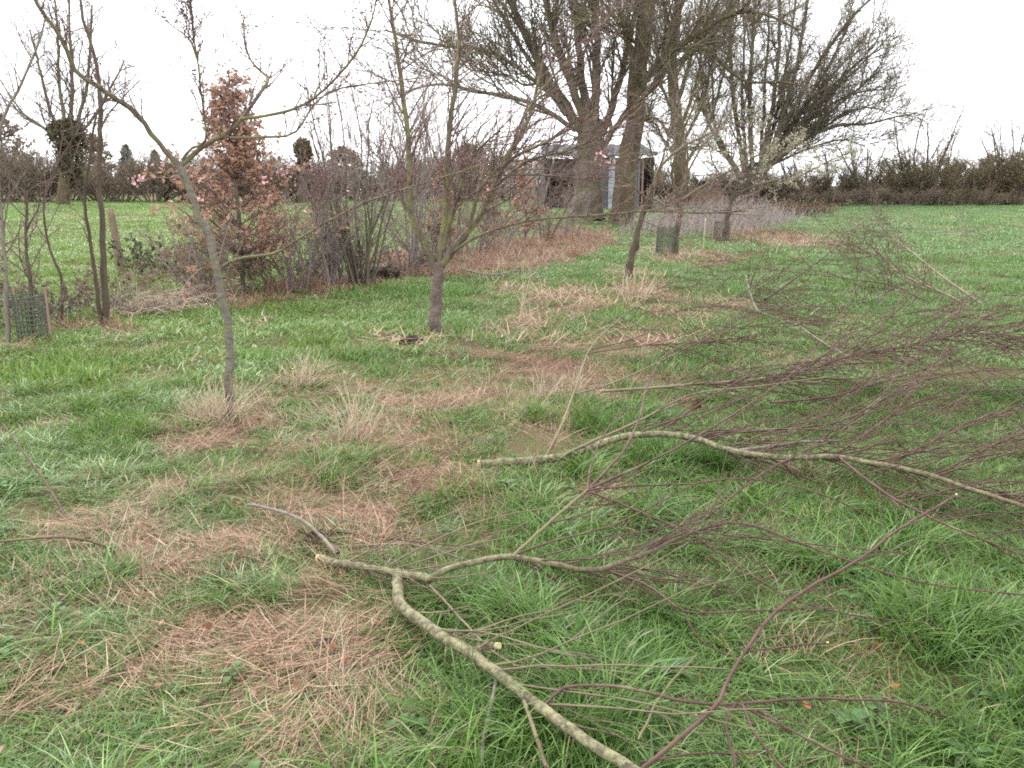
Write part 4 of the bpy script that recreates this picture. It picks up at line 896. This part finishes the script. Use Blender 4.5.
def big_trees():
    big_tree('broad grey trunked old tree fanning into many upright limbs', (588, 222), [(588, 224), (588, 200), (589, 170), (591, 140), (592, 120)], .58, .46,
             [([(586, 140), (562, 100), (538, 60), (518, 20), (500, -40)], .40, .2, 1), ([(588, 132), (570, 80), (552, 30), (538, -50)], .36, .18, -1.5),
              ([(592, 130), (582, 80), (577, 30), (572, -60)], .38, .2, 1.5), ([(594, 130), (596, 70), (594, 0), (592, -70)], .36, .2, -1),
              ([(598, 142), (614, 100), (625, 60), (636, 10), (645, -40)], .3, .15, 1), ([(600, 150), (622, 118), (640, 90), (665, 60)], .22, .1, -2),
              ([(576, 130), (545, 110), (515, 98), (480, 92), (440, 84), (410, 90)], .2, .07, -3), ([(560, 102), (520, 70), (490, 52), (450, 46), (420, 42), (385, 30)], .17, .06, -2),
              ([(566, 115), (530, 60), (505, 20), (480, -20)], .2, .1, 2), ([(548, 80), (525, 85), (505, 75), (470, 70)], .1, .05, 1)], 701, 'big_bark', (13, 9, 4), rt=.0135, L=((1.6, 4.4), (.7, 2.2), (.35, 1.0)), bias=(0, 0, .3))
    big_tree('tall ivy brown trunk standing right of the broad grey tree', (623, 223), [(620, 225), (625, 195), (630, 155), (636, 110), (640, 70), (645, 20), (652, -60)], .4, .27,
             [([(644, 80), (660, 60), (690, 40), (720, 20), (750, 10)], .26, .12, -2), ([(638, 100), (655, 85), (668, 60), (680, 0), (690, -50)], .3, .2, 1), ([(640, 70), (628, 40), (618, 0), (610, -50)], .22, .12, 1),
              ([(634, 125), (655, 118), (670, 135), (685, 150)], .12, .06, -2), ([(642, 50), (625, 35), (600, 30)], .12, .06, -2), ([(648, 10), (670, -20), (700, -50)], .22, .1, 2)], 702, 'ivy_bark', (12, 8, 4), rt=.0135, lump=.09)
    big_tree('mossy tree with green arching boughs behind the ivy brown trunk', (684, 206), [(682, 208), (680, 160), (676, 110), (672, 60), (676, 20), (688, -40)], .4, .24,
             [([(672, 70), (690, 50), (712, 25), (740, 12), (770, 16), (800, 30)], .3, .12, -2), ([(674, 80), (690, 54), (708, 50), (726, 68), (748, 82), (780, 82), (800, 86)], .24, .1, -3),
              ([(678, 100), (690, 60), (700, 10), (708, -50)], .28, .16, 1), ([(678, 150), (700, 110), (712, 60), (718, 0)], .24, .12, 2), ([(676, 120), (660, 80), (655, 40), (650, 0)], .2, .1, 2), ([(680, 160), (664, 140), (656, 125), (640, 110)], .14, .07, -1), ([(680, 130), (694, 90), (704, 40), (712, -20)], .2, .1, -3), ([(682, 170), (706, 130), (722, 80), (736, 20), (742, -30)], .2, .1, 3), ([(678, 110), (668, 60), (664, 10), (662, -40)], .2, .1, -2)],
             703, 'ivy_bark', (15, 9, 4), rt=.0135)
    big_tree('wide spreading bare tree with many stems fanning out to the right', (755, 204), [(752, 206), (754, 192), (756, 178), (758, 165)], .7, .62,
             [([(746, 178), (736, 120), (731, 60), (728, 0), (722, -50)], .32, .16, 1), ([(752, 176), (750, 110), (752, 50), (758, -30)], .34, .18, -2), ([(758, 176), (772, 110), (778, 50), (780, -40)], .36, .18, 2),
              ([(762, 174), (785, 110), (800, 50), (812, -30)], .34, .16, -1), ([(764, 172), (800, 112), (832, 60), (855, 10)], .32, .13, 2), ([(766, 170), (800, 138), (840, 104), (880, 70)], .3, .1, -2),
              ([(768, 168), (800, 142), (835, 126), (868, 124), (895, 117), (918, 113)], .28, .05, -3), ([(764, 172), (795, 120), (845, 80), (890, 35)], .26, .1, 3), ([(742, 180), (722, 150), (705, 110), (700, 60)], .26, .12, -2),
              ([(766, 171), (810, 120), (850, 95), (895, 88)], .2, .08, 1), ([(760, 172), (815, 70), (845, 25), (880, -10)], .28, .1, -3), ([(748, 178), (742, 110), (744, 50), (742, -20)], .26, .12, 4), ([(768, 168), (805, 140), (850, 112), (875, 108), (892, 116)], .2, .06, 3), ([(770, 166), (805, 150), (840, 140), (865, 146)], .18, .06, -2), ([(764, 170), (820, 100), (855, 65), (880, 50)], .22, .07, -4), ([(760, 176), (764, 100), (768, 40), (770, -30)], .26, .12, 4), ([(744, 180), (716, 130), (712, 70), (708, 0)], .22, .1, 3), ([(762, 174), (780, 100), (792, 30), (800, -30)], .26, .12, 5), ([(764, 172), (790, 125), (820, 90), (850, 55), (870, 30)], .22, .09, 4)],
             704, 'big_bark', (16, 10, 4), L=((1.5, 4.4), (.8, 2.4), (.4, 1.1)), bias=(.08, 0, .18), rt=.0145)
big_trees()

# ------------------------------------------------------------------ far hedges, shed, heaps
def bush_proto(seed, H_, W_, leaf, nleaf, base=(0, 0, 0)):
    return shrub('hedge_bush', 'x', 'bush', base, H_, W_, 24, seed, 'hedge_twig', 'hedge_twig', 10, 6, .05, .55, leaf, nleaf, .10, .013)
def far():
    protos = [bush_proto(801, 3.4, 5.0, 'hedge_leaf', 6000), bush_proto(802, 3.2, 5.0, 'hedge_leaf_brown', 3500), bush_proto(803, 2.6, 4.6, 'hedge_leaf_brown', 3500)]
    used = [False] * 3
    def put(k, x, y, s, rz, lab, grp, sz=1.0):
        o = protos[k] if not used[k] else copy_tree(protos[k]); used[k] = True
        o.location = (x, y, float(gz(x, y))); o.rotation_euler[2] = rz; o.scale = (s, s, s * sz); o['label'] = lab; o['group'] = grp
    r = rngof(810)
    for i, px in enumerate(range(-60, 560, 26)):
        p = V(px + r.uniform(-6, 6), 190, 63 + r.uniform(-2.5, 2.5))
        put(int(r.integers(1, 3)) if px < 500 else 1, p[0], p[1], r.uniform(.95, 1.45), r.uniform(0, 6.28), 'dark brown hedge bush in the long hedge beyond the left field', 'bushes of the hedge beyond the left field')
    for i, px in enumerate(range(640, 790, 34)):
        p = V(px, 190, 56 + r.uniform(-1.5, 1.5))
        put(2, p[0], p[1], r.uniform(.8, 1.0), r.uniform(0, 6.28), 'brown hedge bush low behind the old trees', 'bushes behind the old trees')
    for i, px in enumerate(range(790, 1120, 22)):
        p = V(px + r.uniform(-6, 6), 190, 58 + r.uniform(-1.5, 1.5))
        put(0 if px > 880 else int(r.integers(0, 2)), p[0], p[1], (r.uniform(.75, 1.12) if px > 880 else r.uniform(.6, .85)), r.uniform(0, 6.28), 'dark green hedge bush in the hedge at the right end of the field', 'bushes of the hedge at the right end of the field')
    # low bramble along the right hedge foot
    for i, px in enumerate(range(800, 1080, 24)):
        p = V(px, 195, 54.5); s = r.uniform(.28, .42)
        o = copy_tree(protos[1]); o.location = (p[0], p[1], float(gz(p[0], p[1]))); o.scale = (s * 1.6, s * 1.2, s); o.rotation_euler[2] = r.uniform(0, 6.28); o.name = 'bramble_bush'
        o['label'] = 'low brown bramble at the foot of the right hand hedge'; o['group'] = 'brambles along the right hedge foot'
    # trees standing in the right hedge
    for lab, px, top, Y, W_, n, s in [('bare tree rising above the right hedge beside the spreading tree', 922, 106, 60, 4.6, 9, 821), ('tall bare hedge tree near the right edge', 1012, 112, 57, 4.0, 8, 822),
                                      ('short bare tree in the hedge at right', 975, 150, 58, 2.6, 5, 823), ('twiggy tree under the end of the low spreading limb', 865, 138, 60, 4.0, 8, 824), ('slim bare tree in the hedge next to the blossom', 835, 145, 59, 3.0, 6, 825),
                                      ('bare tree just beyond the right edge', 1050, 115, 58, 4.0, 7, 826), ('bare tree behind the brown bramble mound', 800, 150, 60, 3.4, 7, 827)]:
        p = V(px, 190, Y); b = np.array([p[0], Y, float(gz(p[0], Y))]); h = CAMH + (180 - top) * Y / F
        shrub('hedge_tree', lab, 'tree', b, h, W_, n, s, 'hedge_twig', 'far_twig', 9, 6, .09, .28, rt=.014)
    # pollard with ivy head beyond the left field
    Y = 55; p = V(66, 190, Y); b = np.array([p[0], Y, float(gz(p[0], Y))]); t = thing('ivy_tree', 'pollarded tree with dark ivy head beyond the left field', 'tree', b); r = rngof(830)
    tr = trace(Y, [(64, 206), (66, 180), (68, 155), (70, 138)], .4, .36, 12, ground=True); build_lines(MB(), [tr], 10, .08).build('trunk', M['ivy_bark'], t)
    L = [trace(Y, [(66, 145), (50, 110), (40, 70), (30, 30)], 0.13, .05, 14, 1), trace(Y, [(68, 140), (60, 90), (58, 40), (55, -5)], 0.13, .05, 14, -1), trace(Y, [(70, 140), (72, 90), (70, 40), (68, -20)], 0.14, .05, 14, 1),
         trace(Y, [(72, 140), (85, 95), (90, 50), (92, 5)], 0.13, .05, 14, -1), trace(Y, [(74, 142), (95, 115), (112, 85), (125, 60)], 0.11, .04, 14, 1), trace(Y, [(64, 145), (40, 125), (20, 110), (0, 80)], 0.11, .04, 14, 1)]
    build_lines(MB(), L, 7).build('limbs', M['big_twig'], t); P, R = unify(L, 32)
    a, ra = spawn(r, P, R, 20, (.1, 1), (20, 60), (1.0, 3.2), .5, .02, .05, 6, .14, (0, 0, .03), (0, 0, .2), .35); c, rc = spawn(r, a, ra, 7, (.2, 1), (20, 60), (.5, 1.3), .6, .013, .02, 5, .16)
    d, rd = spawn(r, c, rc, 3, (.2, 1), (20, 60), (.3, .7), .7, .011, .014, 3, .16)
    MB().tubes(a, ra, 4).tubes(c, rc, 3).tubes(d, rd, 3).build('twigs', M['far_twig'], t, kind='stuff')
    cc = V(68, 138, Y); n = 2600; u = nrm(r.normal(size=(n, 3))) * r.uniform(.3, 1, (n, 1)) ** .4 * np.array([1.25, 1.1, 1.0]); u2 = u[:1500] * [.6, .6, 1.6] - [0, 0, 1.2]; kp = fbm(u[:, 0] * 2 + 5, u[:, 2] * 2 + u[:, 1], 5) > .4; MB().leaves(cc + u[kp] + [0, 0, .2], .24, r).leaves(cc + u2, .24, r).build('ivy', M['ivy_leaf'], t, kind='stuff')
    p2 = V(303, 190, 60); b2 = np.array([p2[0], 60, float(gz(p2[0], 60))]); t = thing('ivy_tree', 'stubby ivy clad trunk sticking up from the left hedge', 'tree', b2)
    build_lines(MB(), [trace(60, [(303, 206), (303, 180), (303, 150)], .35, .3, 8, ground=True)], 8).build('trunk', M['ivy_bark'], t)
    n = 1400; u = nrm(r.normal(size=(n, 3))) * r.uniform(.3, 1, (n, 1)) ** .4 * np.array([.6, .6, .75]); MB().leaves(V(303, 150, 60) + u, .22, r).leaves(V(303, 168, 60) + u * [.7, .7, 1], .22, r).build('ivy', M['ivy_leaf'], t, kind='stuff')
    # distant conifers and grey woods
    for lab, px, top, Y, w, s in [('small distant pointed conifer above the left hedge', 130, 148, 110, 30, 841), ('second distant conifer nearer the bent trunk', 158, 153, 112, 28, 842), ('distant dark tree behind the pollard', 98, 138, 105, 40, 844), ('faint distant tree at the left edge', 8, 120, 100, 60, 845), ('faint distant tree over the hedge middle', 345, 150, 100, 50, 846), ('pale distant tree left of the shed', 470, 148, 95, 60, 847)]:
        p = V(px, 190, Y); b = np.array([p[0], Y, float(gz(p[0], Y))]); h = CAMH + (180 - top) * Y / F; W_ = w * Y / F; r = rngof(s)
        t = thing('distant_tree', lab, 'tree', b); MB().tubes(np.array([b - [0, 0, .2], b + [0, 0, h]]), np.array([.25, .05]), 6).build('trunk', M['hedge_twig'], t)
        n = 2500; z = r.uniform(.05, 1, n) ** 1.2; rad = W_ / 2 * ((1 - z) ** .7 if 'conifer' in lab else np.sin(np.clip(z, .03, .97) * math.pi) ** .6) * (.75 + .3 * np.sin(z * 31)) * r.uniform(.3, 1, n) ** .5; a = r.uniform(0, 6.28, n)
        MB().leaves(b + np.stack([rad * np.cos(a), rad * np.sin(a), z * h], -1), .42, r).build('crown', M['conifer'] if 'conifer' in lab else M['hedge_leaf_brown'], t, kind='stuff')
    # shed
    Y = 47; c = V(596, 190, Y); g = float(gz(c[0], Y)); X = lambda px: V(px, 190, Y)[0]; Z = lambda py: CAMH + (180 - py) * Y / F
    t = thing('farm_shed', 'low grey farm shed with a pale post half hidden behind the old trunks', 'shed', (c[0], Y, g))
    n = 16; xs = np.linspace(X(597), X(640), n + 1)
    for i in range(n): MB().box((xs[i], Y + (.0 if i % 2 else .03), g - .1), (xs[i + 1] - .01, Y + .1 + (.0 if i % 2 else .03), Z(159))).build('wall_panel', M['cladding'], t, smoothed=False)
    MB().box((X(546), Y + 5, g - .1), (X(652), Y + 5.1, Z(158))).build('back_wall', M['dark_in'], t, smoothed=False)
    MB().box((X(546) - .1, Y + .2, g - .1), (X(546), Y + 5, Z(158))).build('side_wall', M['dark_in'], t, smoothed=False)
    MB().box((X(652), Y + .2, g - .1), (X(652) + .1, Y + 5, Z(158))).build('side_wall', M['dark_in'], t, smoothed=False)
    MB().box((X(546), Y - .02, Z(172)), (X(597) - .02, Y + .06, Z(160))).build('fascia_board', M['dark_in'], t, smoothed=False)
    MB().box((X(640) + .02, Y - .02, Z(166)), (X(652), Y + .06, Z(160))).build('fascia_board', M['dark_in'], t, smoothed=False)
    for k in range(6):
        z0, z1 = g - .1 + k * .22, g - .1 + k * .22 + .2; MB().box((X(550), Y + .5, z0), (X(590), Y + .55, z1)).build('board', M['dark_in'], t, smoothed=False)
    MB().box((X(608), Y - .22, g - .1), (X(614), Y - .04, Z(155))).build('post', M['pale_post'], t, smoothed=False)
    MB().box((X(641), Y - .1, g - .1), (X(643), Y - .03, Z(160))).build('post', M['stake'], t, smoothed=False)
    n = 22; xs = np.linspace(X(543), X(655), n + 1)
    for i in range(n):
        zo = .04 * (i % 2); z0, z1 = Z(158) + zo, Z(144) + zo
        v = [(xs[i], Y - .4, z0), (xs[i + 1], Y - .4, z0), (xs[i + 1], Y + 5.3, z1), (xs[i], Y + 5.3, z1)]; v += [(a, b_, z + .05) for a, b_, z in v]
        MB().add(v, [(3, 2, 1, 0), (4, 5, 6, 7), (0, 1, 5, 4), (1, 2, 6, 5), (2, 3, 7, 6), (3, 0, 4, 7)]).build('roof_sheet', M['roofing'], t, smoothed=False)
    # heap with pale sheet
    def mound(name, lab, cat, px, py, W_, D_, H_, m, s):
        g = G(px, py); r = rngof(s); n, k = 14, 28; rr = np.linspace(0, 1, n); aa = np.arange(k) * 2 * math.pi / k
        RR, AA = np.meshgrid(rr, aa, indexing='ij'); z = H_ * (1 - RR ** 2) * (1 + .18 * r.normal(size=RR.shape)) - .05
        v = g + np.stack([RR * W_ / 2 * np.cos(AA) * (1 + .08 * r.normal(size=RR.shape)), RR * D_ / 2 * np.sin(AA), z], -1); j = np.arange(k)
        q = np.concatenate([np.stack([i * k + j, i * k + (j + 1) % k, (i + 1) * k + (j + 1) % k, (i + 1) * k + j], -1) for i in range(n - 1)])
        t = thing(name, lab, cat, g); MB().add(v, q).build('mound', M[m], t); return t, g, r
    t, g, r = mound('compost_heap', 'reddish brown heap beyond the small guarded tree', 'heap', 706, 206, 3.2, 2.2, 1.35, 'heap', 850)
    tp = V(704, 174, g[1] - .2); b = MB(); xs = np.linspace(-.55, .55, 6); ys = np.linspace(-.4, .6, 4); v = [(tp[0] + x, tp[1] + y, tp[2] + .05 * math.sin(5 * x + 2 * y) - .12 * abs(x)) for y in ys for x in xs]; v += [(a, b_, z - .03) for a, b_, z in v]
    q = [(i * 6 + j, i * 6 + j + 1, i * 6 + j + 7, i * 6 + j + 6) for i in range(3) for j in range(5)]; q += [tuple(24 + a for a in reversed(f)) for f in list(q)]
    o = b.add(v, q).build('tarpaulin', M['sheet'], off=(tp[0], tp[1], tp[2])); tag(o, 'small pale sheet lying on top of the reddish heap', 'sheet')
    # brown bramble mound at the right end of the weeds
    for lab, px, w, h, s in [('rounded reddish brown bramble mound at the right end of the grey weeds', 806, 3.0, .95, 861), ('second brown bramble mound beside the grey weeds', 785, 2.6, .85, 862)]:
        shrub('bramble_bush', lab, 'bush', G(px, 217), h, w, 32, s, 'heap', 'heap', 6, 4, .012, 1.2, 'beech_leaf', 1500, .05, .009)
    # grey dead weeds strip
    r = rngof(870); n = 2300; px = 722 + 44 * r.normal(0, 1, n); py = 226 + 6 * r.normal(0, 1, n) - (px - 722) * .075; ok = (np.abs(px - 722) < 110) & (py < 238) & (py > 208); px, py = px[ok], py[ok]; n = len(px)
    O = np.array([G(a, b_) for a, b_ in zip(px, py)]); cl = fbm(O[:, 0] * .9, O[:, 1] * .5, 71); kp = r.uniform(size=n) < (cl - .25) * 2.6; O, cl, px = O[kp], cl[kp], px[kp]; n = len(O)
    hh = r.uniform(.35, 1.25, n) * (.3 + 1.2 * cl) * (1 - .6 * np.abs(px - 722) / 110); D = np.stack([r.normal(.2, .24, n), r.normal(0, .2, n), np.ones(n)], -1)
    P, R = grow(r, O - [0, 0, .03], D, hh, r.uniform(.007, .013, n), 4, .05, (0, 0, 0), .5); b = MB().tubes(P, R, 3); c, rc = spawn(r, P, R, 2, (.5, 1), (20, 50), (.1, .3), .7, .003, .005, 2, .1); b.tubes(c, rc, 3)
    o = b.build('dead_weed_stems', M['weedstem'], kind='stuff'); tag(o, 'dense strip of tall grey purple dead weed stems behind the small trees', 'dead weeds')
M['weedstem'] = bark('grey_weed_stem', (.30, .245, .23), (.44, .375, .355), None, 0, 3, bump=0)
far()
